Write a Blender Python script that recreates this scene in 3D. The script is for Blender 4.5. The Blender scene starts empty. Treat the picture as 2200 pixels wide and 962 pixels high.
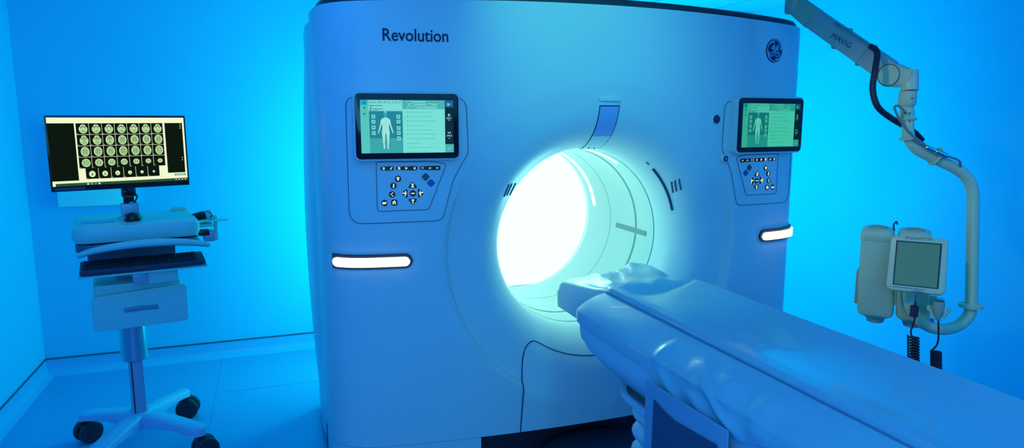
import bpy, bmesh, math, random
from mathutils import Vector, Matrix, noise
random.seed(5)
PI = math.pi
COL = bpy.context.scene.collection
SC = bpy.context.scene

# ------------------------------------------------------------------ camera model (measured)
FPX, W, H_ = 1460.0, 2200.0, 962.0
CAMZ = 1.58
PITCH, YAW = math.radians(8.75), math.radians(19.7)
CAM = Vector((0, 0, CAMZ))
def ray(px, py):
    x, y = (px - W / 2) / FPX, (H_ / 2 - py) / FPX
    v = y * math.cos(PITCH) - math.sin(PITCH)
    f = math.cos(PITCH) + y * math.sin(PITCH)
    return Vector((f * math.sin(YAW) + x * math.cos(YAW), f * math.cos(YAW) - x * math.sin(YAW), v))
def at_d(px, py, d): return CAM + ray(px, py) * d
def at_y(px, py, Y): r = ray(px, py); return CAM + r * (Y / r.y)
def at_x(px, py, X): r = ray(px, py); return CAM + r * (X / r.x)
def at_z(px, py, Z): r = ray(px, py); return CAM + r * ((Z - CAMZ) / r.z)

# ------------------------------------------------------------------ materials
MATS = {}
def mat(name, col, rough=.5, metal=0, emit=None, estr=1.0, noise_amt=0, noise_scale=8, bump=0, bump_scale=60, alpha=1, spec=.5, coat=0):
    if name in MATS: return MATS[name]
    m = bpy.data.materials.new(name); m.use_nodes = True
    nt = m.node_tree; b = nt.nodes['Principled BSDF']
    b.inputs['Base Color'].default_value = (*col, 1)
    b.inputs['Roughness'].default_value = rough
    b.inputs['Metallic'].default_value = metal
    b.inputs['Specular IOR Level'].default_value = spec
    b.inputs['Coat Weight'].default_value = coat
    if alpha < 1: b.inputs['Alpha'].default_value = alpha
    if emit:
        b.inputs['Emission Color'].default_value = (*emit, 1)
        b.inputs['Emission Strength'].default_value = estr
    tc = nt.nodes.new('ShaderNodeTexCoord')
    if noise_amt:
        n = nt.nodes.new('ShaderNodeTexNoise'); n.inputs['Scale'].default_value = noise_scale; n.inputs['Detail'].default_value = 6
        nt.links.new(tc.outputs['Object'], n.inputs['Vector'])
        r = nt.nodes.new('ShaderNodeMapRange')
        r.inputs['From Min'].default_value = .3; r.inputs['From Max'].default_value = .7
        r.inputs['To Min'].default_value = 1 - noise_amt; r.inputs['To Max'].default_value = 1
        nt.links.new(n.outputs['Fac'], r.inputs['Value'])
        mx = nt.nodes.new('ShaderNodeMix'); mx.data_type = 'RGBA'; mx.blend_type = 'MULTIPLY'; mx.inputs['Factor'].default_value = 1
        mx.inputs[6].default_value = (*col, 1)
        nt.links.new(r.outputs['Result'], mx.inputs[7]); nt.links.new(mx.outputs[2], b.inputs['Base Color'])
    if bump:
        n2 = nt.nodes.new('ShaderNodeTexNoise'); n2.inputs['Scale'].default_value = bump_scale; n2.inputs['Detail'].default_value = 3
        nt.links.new(tc.outputs['Object'], n2.inputs['Vector'])
        bp = nt.nodes.new('ShaderNodeBump'); bp.inputs['Strength'].default_value = bump; bp.inputs['Distance'].default_value = .01
        nt.links.new(n2.outputs['Fac'], bp.inputs['Height']); nt.links.new(bp.outputs['Normal'], b.inputs['Normal'])
    MATS[name] = m
    return m
def glow(name, col, s=1.0):
    if name in MATS: return MATS[name]
    m = bpy.data.materials.new(name); m.use_nodes = True; nt = m.node_tree; nt.nodes.clear()
    e = nt.nodes.new('ShaderNodeEmission'); e.inputs['Color'].default_value = (*col, 1); e.inputs['Strength'].default_value = s
    o = nt.nodes.new('ShaderNodeOutputMaterial'); nt.links.new(e.outputs[0], o.inputs[0])
    MATS[name] = m
    return m

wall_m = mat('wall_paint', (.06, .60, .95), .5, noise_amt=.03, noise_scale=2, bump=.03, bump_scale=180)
ceil_m = mat('ceiling_tile', (.2, .78, .95), .8, bump=.15, bump_scale=150)
grid_m = mat('ceiling_bar', (.25, .55, .62), .5)
trim_m = mat('trim_line', (.06, .10, .16), .5)
cove_m = mat('cove_vinyl', (.10, .50, .88), .35)
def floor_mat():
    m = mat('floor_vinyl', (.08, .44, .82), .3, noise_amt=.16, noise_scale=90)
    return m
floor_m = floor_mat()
white_p = mat('white_moulded_plastic', (.80, .82, .84), .34, noise_amt=.02, noise_scale=60)
side_p = mat('side_cover_plastic', (.72, .78, .86), .28)
bore_p = mat('bore_plastic', (.60, .66, .64), .35)
seam_m = mat('seam_shadow_gap', (.02, .05, .12), .7)
ringgrey_m = mat('scan_window_grey', (.14, .26, .26), .4)
dark_p = mat('dark_navy_plastic', (.035, .045, .07), .45)
black_p = mat('black_plastic', (.012, .013, .018), .35)
bezel_m = mat('black_glass_bezel', (.008, .009, .012), .12)
letter_m = mat('navy_lettering', (.012, .02, .07), .6)
lamp_m = glow('status_lamp_glow', (.85, 1.0, .80), 2.6)
icon_m = glow('button_icon_glow', (.78, .95, .72), 1.0)
vinyl_m = mat('pad_vinyl', (.40, .62, .76), .26, coat=.35, noise_amt=.04, noise_scale=30, bump=.03, bump_scale=18)
pipe_m = mat('piping_cord', (.16, .26, .44), .6)
tbl_m = mat('table_shell_plastic', (.66, .76, .90), .33)
bell_m = mat('bellows_rubber', (.72, .82, .88), .5)
cloth_m = mat('pouch_cloth', (.34, .46, .66), .8, bump=.1, bump_scale=300)
pouch_m = mat('pouch_mesh_cloth', (.07, .11, .22), .9, noise_amt=.25, noise_scale=200)
base_m = mat('table_base_rubber', (.05, .07, .12), .7, noise_amt=.3, noise_scale=120)
cart_m = mat('cart_plastic', (.40, .78, .74), .38, bump=.03, bump_scale=200)
legc_m = mat('cart_base_paint', (.40, .58, .84), .35)
cartd_m = mat('cart_metal', (.40, .50, .62), .4, metal=.3)
cartb2_m = mat('drawer_pull', (.16, .30, .45), .4)
cartb_m = mat('cart_dark_panel', (.10, .14, .24), .55)
key_m = mat('key_plastic', (.018, .018, .03), .5)
kb_m = mat('keyboard_shell', (.04, .05, .09), .4)
wheel_m = mat('caster_rubber', (.02, .025, .045), .55)
arm_m = mat('cream_painted_metal', (.58, .66, .42), .36)
armd_m = mat('grey_painted_metal', (.42, .46, .34), .4)
cable_m = mat('black_cable', (.02, .015, .03), .55)
gcable_m = mat('grey_cable', (.20, .24, .24), .5)
ferr_m = mat('ferrite_plum', (.05, .02, .06), .5)
armb_m = mat('arm_shell_paint', (.42, .47, .42), .4)
steel_m = mat('steel', (.55, .55, .5), .25, metal=1)
lcd_m = mat('dim_lcd', (.04, .09, .06), .35, emit=(.022, .085, .055), estr=1)
green_b = mat('green_button', (.01, .10, .10), .4)
blue_b = mat('blue_button', (.02, .10, .42), .4)
estop_m = mat('maroon_button', (.10, .03, .10), .5)

# ------------------------------------------------------------------ mesh builder
class MB:
    def __init__(s, root=None):
        s.bm = bmesh.new(); s.mats = []; s.root = root
    def mi(s, m):
        if m not in s.mats: s.mats.append(m)
        return s.mats.index(m)
    def merge(s, b, m, M=None, smooth=True):
        i = s.mi(m)
        if M is not None: bmesh.ops.transform(b, matrix=M, verts=b.verts)
        mp = {v: s.bm.verts.new(v.co) for v in b.verts}
        for f in b.faces:
            try: nf = s.bm.faces.new([mp[v] for v in f.verts])
            except ValueError: continue
            nf.material_index = i; nf.smooth = smooth
        b.free(); return s
    def box(s, c, size, m, bev=0, M=None, seg=2):
        b = bmesh.new(); bmesh.ops.create_cube(b, size=1)
        for v in b.verts: v.co = Vector((v.co.x * size[0], v.co.y * size[1], v.co.z * size[2]))
        if bev: bmesh.ops.bevel(b, geom=list(b.edges), offset=bev, segments=seg, profile=.6, affect='EDGES')
        T = Matrix.Translation(Vector(c))
        return s.merge(b, m, (M @ T) if M is not None else T)
    def grid(s, pts, m, closed_u=False, closed_v=False):
        """pts[i][j] vectors; quads"""
        i_ = s.mi(m); V = [[s.bm.verts.new(p) for p in row] for row in pts]
        nu, nv = len(V), len(V[0])
        for i in range(nu if closed_u else nu - 1):
            for j in range(nv if closed_v else nv - 1):
                a, b, c, d = V[i][j], V[(i + 1) % nu][j], V[(i + 1) % nu][(j + 1) % nv], V[i][(j + 1) % nv]
                try: f = s.bm.faces.new((a, b, c, d))
                except ValueError: continue
                f.material_index = i_; f.smooth = True
        return V
    def poly(s, pts, m):
        vs = [s.bm.verts.new(p) for p in pts]
        try: f = s.bm.faces.new(vs); f.material_index = s.mi(m)
        except ValueError: pass
    def prism(s, pts, m, d, bev=0):
        """closed planar loop pts (3D) extruded by vector d"""
        b = bmesh.new(); vs = [b.verts.new(p) for p in pts]; f = b.faces.new(vs)
        r = bmesh.ops.extrude_face_region(b, geom=[f])
        nv = [e for e in r['geom'] if isinstance(e, bmesh.types.BMVert)]
        for v in nv: v.co += d
        bmesh.ops.recalc_face_normals(b, faces=b.faces)
        if bev:
            es = [e for e in b.edges if (e.verts[0] in nv) == (e.verts[1] in nv)]
            bmesh.ops.bevel(b, geom=es, offset=bev, segments=2, profile=.6, affect='EDGES')
        return s.merge(b, m)
    def tube(s, pts, r, m, seg=10, closed=False, caps=True, flat=None):
        pts = [Vector(p) for p in pts]; n = len(pts)
        rr = r if isinstance(r, (list, tuple)) else [r] * n
        T = []
        for i in range(n):
            a = pts[(i - 1) % n] if (closed or i > 0) else pts[i]
            b = pts[(i + 1) % n] if (closed or i < n - 1) else pts[i]
            t = (b - a); T.append(t.normalized() if t.length > 1e-9 else Vector((0, 0, 1)))
        up = Vector((0, 0, 1)) if abs(T[0].z) < .9 else Vector((1, 0, 0))
        N = (up - T[0] * up.dot(T[0])).normalized(); rows = []
        for i in range(n):
            N = (N - T[i] * N.dot(T[i]))
            if N.length < 1e-6: N = T[i].orthogonal()
            N.normalize(); B = T[i].cross(N)
            row = []
            for k in range(seg):
                a = 2 * PI * k / seg
                fx, fy = (1, 1) if flat is None else flat
                row.append(pts[i] + (N * math.cos(a) * fx + B * math.sin(a) * fy) * rr[i])
            rows.append(row)
        V = s.grid(rows, m, closed_u=closed, closed_v=True)
        if caps and not closed:
            for row in (V[0][::-1], V[-1]):
                f = s.bm.faces.new(row); f.material_index = s.mi(m)
        return s
    def lathe(s, prof, m, o, ax, seg=24, x=None):
        """prof: (r, h) list around axis ax from o"""
        ax = Vector(ax).normalized(); o = Vector(o)
        u = ax.orthogonal().normalized(); w = ax.cross(u); rows = []
        for r, h in prof:
            rows.append([o + ax * h + (u * math.cos(2 * PI * k / seg) + w * math.sin(2 * PI * k / seg)) * max(r, 1e-5) for k in range(seg)])
        V = s.grid(rows, m, closed_v=True)
        for row, rr in ((V[0][::-1], prof[0][0]), (V[-1], prof[-1][0])):
            if rr > 1e-4:
                f = s.bm.faces.new(row); f.material_index = s.mi(m)
        return s
    def build(s, name, parent=None, sharp=35, label=None, recalc=True, world=False):
        if s.root is not None:      # geometry in world coordinates, bring into root's frame
            M = s.root.matrix_basis.inverted()
            bmesh.ops.transform(s.bm, matrix=M, verts=s.bm.verts)
        if recalc: bmesh.ops.recalc_face_normals(s.bm, faces=s.bm.faces)
        me = bpy.data.meshes.new(name); s.bm.to_mesh(me); s.bm.free()
        for m in s.mats: me.materials.append(m)
        me.set_sharp_from_angle(angle=math.radians(sharp))
        o = bpy.data.objects.new(name, me); COL.objects.link(o)
        if parent is not None: o.parent = parent
        if label: o['label'] = label
        return o

def empty(name, loc, rz=0, label=None, cat=None, group=None):
    o = bpy.data.objects.new(name, None); COL.objects.link(o)
    o.matrix_basis = Matrix.Translation(Vector(loc)) @ Matrix.Rotation(rz, 4, 'Z')
    o.location = loc; o.rotation_euler = (0, 0, rz); o.empty_display_size = .1
    if label: o['label'] = label
    if cat: o['category'] = cat
    if group: o['group'] = group
    return o
def tag(o, label, cat, group=None):
    o['label'] = label; o['category'] = cat
    if group: o['group'] = group
    return o
def struct(o): o['kind'] = 'structure'; return o
def smooth_path(pts, n=8, closed=False):
    P = [Vector(p) for p in pts]; out = []; N = len(P)
    for i in range(N if closed else N - 1):
        p0 = P[(i - 1) % N] if (closed or i > 0) else P[i] * 2 - P[i + 1]
        p1, p2 = P[i], P[(i + 1) % N]
        p3 = P[(i + 2) % N] if (closed or i < N - 2) else p2 * 2 - p1
        for k in range(n):
            t = k / n
            out.append(.5 * ((2 * p1) + (p2 - p0) * t + (2 * p0 - 5 * p1 + 4 * p2 - p3) * t * t + (3 * p1 - p0 - 3 * p2 + p3) * t ** 3))
    if not closed: out.append(P[-1])
    return out
def fillet(pts, r, n=6):
    """round the corners of an open polyline"""
    P = [Vector(p) for p in pts]; out = [P[0]]
    for i in range(1, len(P) - 1):
        a, b, c = P[i - 1], P[i], P[i + 1]
        ra = min(r, (a - b).length * .48, (c - b).length * .48)
        p, q = b + (a - b).normalized() * ra, b + (c - b).normalized() * ra
        for k in range(n + 1):
            t = k / n; out.append(p * (1 - t) ** 2 + b * 2 * t * (1 - t) + q * t * t)
    out.append(P[-1]); return out
def rrect(w, h, r, n=5):
    out = []
    for cx, cy, a0 in ((w / 2 - r, h / 2 - r, 0), (-w / 2 + r, h / 2 - r, 90), (-w / 2 + r, -h / 2 + r, 180), (w / 2 - r, -h / 2 + r, 270)):
        for k in range(n + 1):
            a = math.radians(a0 + 90 * k / n); out.append((cx + r * math.cos(a), cy + r * math.sin(a)))
    return out

_tc = {}
def text_geo(t, bold=0):
    """unit geometry (verts 2D, tris) of a word, baseline at 0, cap height about .7"""
    if t in _tc: return _tc[t]
    cu = bpy.data.curves.new('t', 'FONT'); cu.body = t; cu.resolution_u = 3; cu.offset = bold
    o = bpy.data.objects.new('t', cu); COL.objects.link(o)
    bpy.context.view_layer.update()
    me = bpy.data.meshes.new_from_object(o.evaluated_get(bpy.context.evaluated_depsgraph_get()))
    V = [(v.co.x, v.co.y) for v in me.vertices]; F = [tuple(p.vertices) for p in me.polygons]
    x0 = min(v[0] for v in V); x1 = max(v[0] for v in V)
    V = [((v[0] - x0) / (x1 - x0), v[1] / (x1 - x0)) for v in V]
    bpy.data.objects.remove(o); bpy.data.curves.remove(cu); bpy.data.meshes.remove(me)
    _tc[t] = (V, F); return _tc[t]

class Flat:
    """draws on a plane: o origin, ux right, uy up (metres), n towards the viewer"""
    def __init__(s, mb, o, ux, uy, n, scale=1.0, lift=.0004):
        s.mb, s.o, s.ux, s.uy, s.n, s.k, s.lift = mb, Vector(o), Vector(ux), Vector(uy), Vector(n), scale, lift
    def P(s, x, y, l): return s.o + s.ux * (x * s.k) + s.uy * (y * s.k) + s.n * (s.lift * l)
    def poly(s, pts, m, l): s.mb.poly([s.P(x, y, l) for x, y in pts], m)
    def rect(s, x0, y0, x1, y1, m, l): s.poly([(x0, y0), (x1, y0), (x1, y1), (x0, y1)], m, l)
    def ell(s, x, y, a, b, m, l, n=20): s.poly([(x + a * math.cos(2 * PI * k / n), y + b * math.sin(2 * PI * k / n)) for k in range(n)], m, l)
    def ring(s, x, y, a, b, w, m, l, n=24):
        i = s.mb.mi(m)
        for k in range(n):
            p = []
            for q, e in ((k, 0), (k + 1, 0), (k + 1, 1), (k, 1)):
                t = 2 * PI * q / n; p.append(s.P(x + (a - w * e) * math.cos(t), y + (b - w * e) * math.sin(t), l))
            s.mb.poly(p, m)
    def line(s, pts, w, m, l):
        for (x0, y0), (x1, y1) in zip(pts, pts[1:]):
            dx, dy = x1 - x0, y1 - y0; d = math.hypot(dx, dy) or 1; a, b = -dy / d * w / 2, dx / d * w / 2
            s.poly([(x0 + a, y0 + b), (x0 - a, y0 - b), (x1 - a, y1 - b), (x1 + a, y1 + b)], m, l)
    def text(s, t, x, y, w, m, l, sy=1):
        V, F = text_geo(t); i = s.mb.mi(m)
        vs = [s.mb.bm.verts.new(s.P(x + vx * w, y + vy * w * sy, l)) for vx, vy in V]
        for f in F:
            try: nf = s.mb.bm.faces.new([vs[k] for k in f]); nf.material_index = i
            except ValueError: pass

# ================================================================== THE ROOM
XL, XR, YB, YF, ZC = -1.37, 3.68, 4.80, -2.3, 2.42
def slab(name, x0, x1, y0, y1, z0, z1, m):
    b = MB(); b.box(((x0 + x1) / 2, (y0 + y1) / 2, (z0 + z1) / 2), (x1 - x0, y1 - y0, z1 - z0), m)
    return struct(b.build(name))
fl = slab('floor', XL - .1, XR + .1, YF - .1, YB + .1, -.1, 0, floor_m)
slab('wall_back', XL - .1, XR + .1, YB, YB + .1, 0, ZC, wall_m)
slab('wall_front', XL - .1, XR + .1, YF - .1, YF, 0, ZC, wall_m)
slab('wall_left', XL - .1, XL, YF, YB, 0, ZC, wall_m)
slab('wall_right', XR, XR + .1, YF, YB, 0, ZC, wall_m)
ce = slab('ceiling', XL - .1, XR + .1, YF - .1, YB + .1, ZC, ZC + .1, ceil_m)
g = MB()
gx = XR - .40
while gx > XL: g.box((gx, (YF + YB) / 2, ZC - .002), (.022, YB - YF, .006), grid_m); gx -= .6
gy = YB - .19
while gy > YF: g.box(((XL + XR) / 2, gy, ZC - .002), (XR - XL, .022, .006), grid_m); gy -= .6
g.build('ceiling_grid', ce)
s_ = MB()   # welded seams of the vinyl flooring
p1 = at_z(458, 880, 0)
s_.box((p1.x, (YF + YB) / 2, .0004), (.004, YB - YF - .1, .0008), seam_m if 0 else mat('floor_weld', (.05, .32, .66), .5))
p2 = at_z(520, 838, 0)
s_.box(((p1.x + XR) / 2, p2.y, .0004), (XR - p1.x - .1, .004, .0008), MATS['floor_weld'])
s_.build('floor_seam', fl)
def cove(name, a, b, inward):
    """coved skirting from a to b, inward is the horizontal normal into the room"""
    a, b, n = Vector(a), Vector(b), Vector(inward); rows = []
    prof = [(.000, .10), (.004, .10), (.004, .045), (.009, .022), (.022, .008), (.045, .002), (.05, 0)]
    for e in (a, b): rows.append([e + n * q + Vector((0, 0, z)) for q, z in prof])
    mb = MB(); mb.grid(rows, cove_m)
    o = struct(mb.build(name))
    m2 = MB(); c = (a + b) / 2; d = b - a
    m2.box(c + n * .004 + Vector((0, 0, .1035)), (abs(d.x) + .008 * abs(n.x) , abs(d.y) + .008 * abs(n.y), .007), trim_m)
    m2.build('cap_strip', o)
cove('baseboard_back', (XL, YB, 0), (XR, YB, 0), (0, -1, 0))
cove('baseboard_left', (XL, YF, 0), (XL, YB, 0), (1, 0, 0))
cove('baseboard_right', (XR, YF, 0), (XR, YB, 0), (-1, 0, 0))

# flat cabinet on the back wall behind the monitor
b = MB(); b.box((-1.003, YB - .02, 1.30), (.41, .04, .49), mat('pale_wall_cabinet', (.50, .90, .95), .4), .006)
tag(b.build('wall_panel'), 'flat pale rectangular panel mounted on the back wall behind the monitor', 'panel')

# ================================================================== GANTRY
CX, ZI = 1.36, 1.032
R_DISC, R_FL, R_B = .705, .600, .412
Y_FACE, Y_RING, Y_BACK = 2.60, 2.87, 3.74
# plan curve (right half): list of (u, y, s)
_plan = []
for k in range(21):
    u = .95 * k / 20; _plan.append((u, Y_FACE + .083 * u * u))
P0, P1, P2_, P3 = (.95, 2.675), (1.145, 2.702), (1.172, 2.78), (1.172, 3.02)
for k in range(1, 21):
    t = k / 20; c = [(1 - t) ** 3, 3 * t * (1 - t) ** 2, 3 * t * t * (1 - t), t ** 3]
    _plan.append(tuple(sum(ci * p[j] for ci, p in zip(c, (P0, P1, P2_, P3))) for j in (0, 1)))
_S = [0]
for a, b_ in zip(_plan, _plan[1:]): _S.append(_S[-1] + math.hypot(b_[0] - a[0], b_[1] - a[1]))
S_END = _S[-1]
def plan_s(s):
    q = min(abs(s), S_END)
    for k in range(len(_S) - 1):
        if q <= _S[k + 1] + 1e-9:
            t = (q - _S[k]) / (_S[k + 1] - _S[k]); a, b = _plan[k], _plan[k + 1]
            return math.copysign(a[0] + (b[0] - a[0]) * t, s), a[1] + (b[1] - a[1]) * t
    return math.copysign(_plan[-1][0], s), _plan[-1][1]
def dish(u, z):
    r = math.hypot(u, z - ZI)
    if r >= R_DISC: return 0
    an = math.degrees(math.atan2(z - ZI, abs(u) + 1e-9)); w = max(0, min(1, (30 - an) / 22)) * max(0, min(1, (an + 75) / 30)); L = .003 + .036 * w * w * (3 - 2 * w)
    if r > .680: t = (R_DISC - r) / .025; return L * t * t * (3 - 2 * t)
    base = L * (.3 + .7 * max(0, min(1, (r - .45) / .2))) + .16 * (.680 - r)
    if r >= R_FL: return base
    t = min(1, (R_FL - r) / (R_FL - R_B)); full = Y_RING - Y_FACE - (L * .3 + .16 * (.680 - R_B))
    return base + full * (1 - math.sqrt(max(0, 1 - t * t)))
def surf(s, z, off=0):
    u, y = plan_s(s)
    e = .004
    u1, y1 = plan_s(s + e); u0, y0 = plan_s(s - e)
    n = Vector((y1 - y0, -(u1 - u0), 0)).normalized()
    p = Vector((CX + u, y + dish(u, z), z))
    return p + n * off
def S(px, py):
    """pixel -> (s, z) on the front cover"""
    r = ray(px, py); Y = 2.5
    def f(Y):
        p = CAM + r * (Y / r.y); u = p.x - CX
        lo, hi = 0, S_END
        for _ in range(40):
            m = (lo + hi) / 2
            if plan_s(m)[0] < abs(u): lo = m
            else: hi = m
        return math.copysign(lo, u), p.z, plan_s(lo)[1] + dish(u, p.z)
    while Y < 3.05:
        s, z, ys = f(Y)
        if Y >= ys: return (s, z)
        Y += .002
    return (s, z)
def ztop(s): u = plan_s(s)[0]; return 2.013 + .032 * (1 - (u / 1.15) ** 2)

G = empty('ct_scanner', (CX, 3.2, 0), 0, 'huge white scanner ring unit with a glowing round bore and two touch displays', 'medical scanner')
def gm(): return MB(G)

# front cover: polar grid in (s, z)
Z_LOW = .234
def boundary(a):
    dx, dz = math.cos(a), math.sin(a); best = 9
    if dx: best = min(best, (S_END if dx > 0 else -S_END) / dx)
    if dz < 0: best = min(best, (Z_LOW - ZI) / dz)
    if dz > 0:
        t = (2.02 - ZI) / dz
        for _ in range(6): t = (ztop(max(-S_END, min(S_END, t * dx))) - ZI) / dz
        best = min(best, t)
    return best
angs = [2 * PI * k / 288 for k in range(288)]
cor = []
for sx in (1, -1):
    for zz in (Z_LOW, ztop(S_END)): cor.append(math.atan2(zz - ZI, sx * S_END) % (2 * PI))
for c in cor: angs[min(range(len(angs)), key=lambda i: abs(angs[i] - c))] = c
rows = []
rad = [R_FL - (R_FL - R_B) * math.sin(PI / 2 * (1 - k / 12)) for k in range(13)] + [.63, .66, .675, .680, .685, .690, .695, .700, .7025, .705]
for a in angs:
    row = []; B = boundary(a)
    for r in rad: row.append(surf(r * math.cos(a), ZI + r * math.sin(a)))
    for k in range(1, 25):
        r = .705 + (B - .705) * k / 24; row.append(surf(r * math.cos(a), ZI + r * math.sin(a)))
    # rim rolled inward
    e = surf(B * math.cos(a), ZI + B * math.sin(a), -.03); row.append(e)
    rows.append(row)
b = gm(); b.grid(rows, white_p, closed_u=True); b.build('front_cover', G, sharp=50)

# lower skirts of the front cover, either side of the dark opening
for sg in (-1, 1):
    rows = []; N = 30
    for k in range(N + 1):
        s = .56 + (S_END - .56) * k / N; d = s - .56
        zt = Z_LOW - .003; zb = .04
        if d < .07: zb = .04 + (.15) * (1 - math.sqrt(max(0, 1 - ((.07 - d) / .07) ** 2)))
        rows.append([surf(sg * s, zb + (zt - zb) * j / 6, -.004 - .0 * j) for j in range(7)] + [surf(sg * s, zt, -.03)])
    b = gm(); b.grid(rows, white_p); b.build('skirt_cover', G)

# side covers with a shallow waist
for sg in (-1, 1):
    rows = []
    for j in range(41):
        z = .04 + (ztop(S_END) - .04) * j / 40; row = []
        for k in range(17):
            t = k / 16; y = 3.026 + (Y_BACK - 3.026) * t
            q = math.sin(PI * min(1, max(0, (z - .15) / 1.75)))
            bul = .035 * q * math.sin(PI * min(1, t * 1.15) * .62) - .006
            edge = .42 - .30 * math.sin(PI * (z - .04) / 2.0)      # curved crease
            bul += .016 * (1 / (1 + math.exp(-(t - edge) * 26)))
            row.append(Vector((CX + sg * (1.169 - .022 * t + bul * (1 if t > 0 else 0)), y, z)))
        row.append(Vector((CX + sg * 1.06, Y_BACK + .05, z)))
        rows.append(row)
    b = gm(); b.grid(rows, side_p); b.build('side_cover', G, sharp=60)
    b = gm()
    path = [Vector((CX + sg * 1.166, 3.022, z)) for z in [.05 + .1 * i for i in range(20)]]
    b.tube(path, .0055, seam_m, seg=6); b.build('cover_seam', G)
# rear cover with round hole
rows = []
for a in angs:
    dx, dz = math.cos(a), math.sin(a); B = 9
    if dx: B = min(B, abs(1.10 / dx))
    if dz < 0: B = min(B, (.05 - ZI) / dz)
    if dz > 0: B = min(B, (2.02 - ZI) / dz)
    row = []
    for r, y in ((.412, 3.60), (.425, 3.66), (.46, 3.73), (.52, 3.775), (B, 3.79)):
        row.append(Vector((CX + r * dx, y, ZI + r * dz)))
    rows.append(row)
b = gm(); b.grid(rows, white_p, closed_u=True); b.build('rear_cover', G)
# dark top cap
def cap_outline(inset, dz):
    out = []
    ss = [-S_END + 2 * S_END * k / 60 for k in range(61)]
    for s in ss:
        p = surf(s, 0, -inset); out.append(Vector((p.x, p.y, ztop(s) + dz)))
    zt = ztop(S_END) + dz
    out.append(Vector((CX + 1.165 - inset, 3.70, zt))); out.append(Vector((CX + 1.07, 3.77, zt)))
    out.append(Vector((CX - 1.07, 3.77, zt))); out.append(Vector((CX - 1.165 + inset, 3.70, zt)))
    return out
b = gm(); L = [cap_outline(.020, -.04), cap_outline(.020, .018), cap_outline(.028, .030), cap_outline(.05, .035)]
b.grid(L, dark_p, closed_v=True)
ctr = [p.lerp(Vector((CX, 3.2, p.z)), .97) for p in L[-1]]; b.grid([L[-1], ctr], dark_p, closed_v=True)
b.build('top_cap', G, sharp=50)
# dark inner plinth behind the low opening
b = gm(); b.box((CX, 3.24, .12), (1.9, .82, .225), dark_p, .01); b.build('plinth', G)

# bore liner -------------------------------------------------------
def ring_pts(r, y, a0=0, a1=360, n=96):
    return [Vector((CX + r * math.cos(math.radians(a0 + (a1 - a0) * k / n)), y, ZI + r * math.sin(math.radians(a0 + (a1 - a0) * k / n)))) for k in range(n + (0 if a1 - a0 == 360 else 1))]
b = gm()
b.grid([ring_pts(.412, y) for y in (2.872, 2.95, 3.05, 3.15, 3.33, 3.45, 3.60)], bore_p, closed_v=True)
liner = b.build('bore_liner', G)
def liner_band(name, y, w, m, r=.4105, a0=0, a1=360, label=None):
    b = gm(); b.grid([ring_pts(r, y - w / 2, a0, a1), ring_pts(r, y + w / 2, a0, a1)], m, closed_v=(a1 - a0 == 360))
    return b.build(name, liner, label=label)
liner_band('seam_ring', 2.876, .005, mat('ring_gap_blue', (.05, .22, .30), .5))
liner_band('scan_window', 3.05, .014, ringgrey_m, label='grey transparent scan window ring')
liner_band('seam_ring', 3.33, .004, mat('faint_seam', (.45, .62, .60), .5))
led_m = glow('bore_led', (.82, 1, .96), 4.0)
liner_band('bright_strip', 3.52, .030, led_m, .4095, 8, 92)
liner_band('bright_strip', 2.945, .014, led_m, .4095, 55, 95)  # glowing band stands in for a bright reflection at the bore top
b = gm(); 
for (y0, y1) in ((2.945, 3.035), (3.065, 3.26)):
    b.grid([ring_pts(.4092, y0, -4.6, -1.1, 6), ring_pts(.4092, y1, -4.6, -1.1, 6)], ringgrey_m)
b.build('positioning_mark', liner)

# light at the far end of the bore: luminous panel and stand added as its source
LP = empty('added_glow_panel', (1.50, 4.02, 0), 0, 'glowing white panel added behind the bore to light its far end', 'added light panel')
b = MB(LP); b.box((1.50, 4.02, 1.10), (1.06, .05, 1.2), white_p, .01); b.build('frame', LP)
b = MB(LP); b.box((1.50, 3.992, 1.10), (1.0, .008, 1.14), glow('added_panel_glow', (.42, 1.0, .93), 2.5)); b.build('added_glow_face', LP)
for sx in (-1, 1):
    b = MB(LP); b.box((1.50 + sx * .5, 4.03, .2), (.04, .04, .36), white_p, .004); b.box((1.50 + sx * .5, 4.03, .015), (.06, .4, .03), white_p, .006); b.build('added_stand_leg', LP)

# patches that follow the front cover ------------------------------
def patch(b, poly, m, off=.002, nc=24, nr=12, side=True, offf=None):
    """poly in (s,z). fills with columns; rim rolled back to the cover"""
    s0, s1 = min(p[0] for p in poly), max(p[0] for p in poly); cols = []
    n = len(poly)
    for i in range(nc + 1):
        s = s0 + (s1 - s0) * i / nc; q = min(max(s, s0 + (s1 - s0) * .002), s1 - (s1 - s0) * .002); zs = []
        for k in range(n):
            a, c = poly[k], poly[(k + 1) % n]
            if (a[0] - q) * (c[0] - q) <= 0 and a[0] != c[0]: zs.append(a[1] + (c[1] - a[1]) * (q - a[0]) / (c[0] - a[0]))
        if not zs: zs = [poly[0][1]]
        cols.append((s, min(zs), max(zs)))
    V = b.grid([[surf(s, z0 + (z1 - z0) * j / nr, off) for j in range(nr + 1)] for s, z0, z1 in cols], m)
    if side:
        loop = [(c[0], c[1]) for c in cols] + [(cols[-1][0], cols[-1][1] + (cols[-1][2] - cols[-1][1]) * j / nr) for j in range(1, nr)] + [(c[0], c[2]) for c in cols[::-1]] + [(cols[0][0], cols[0][2] + (cols[0][1] - cols[0][2]) * j / nr) for j in range(1, nr)]
        b.grid([[surf(s, z, off) for s, z in loop], [surf(s, z, min(off, 0) - .003) for s, z in loop]], m, closed_v=True)
def mirror(poly): return [(-s, z) for s, z in poly]
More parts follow.
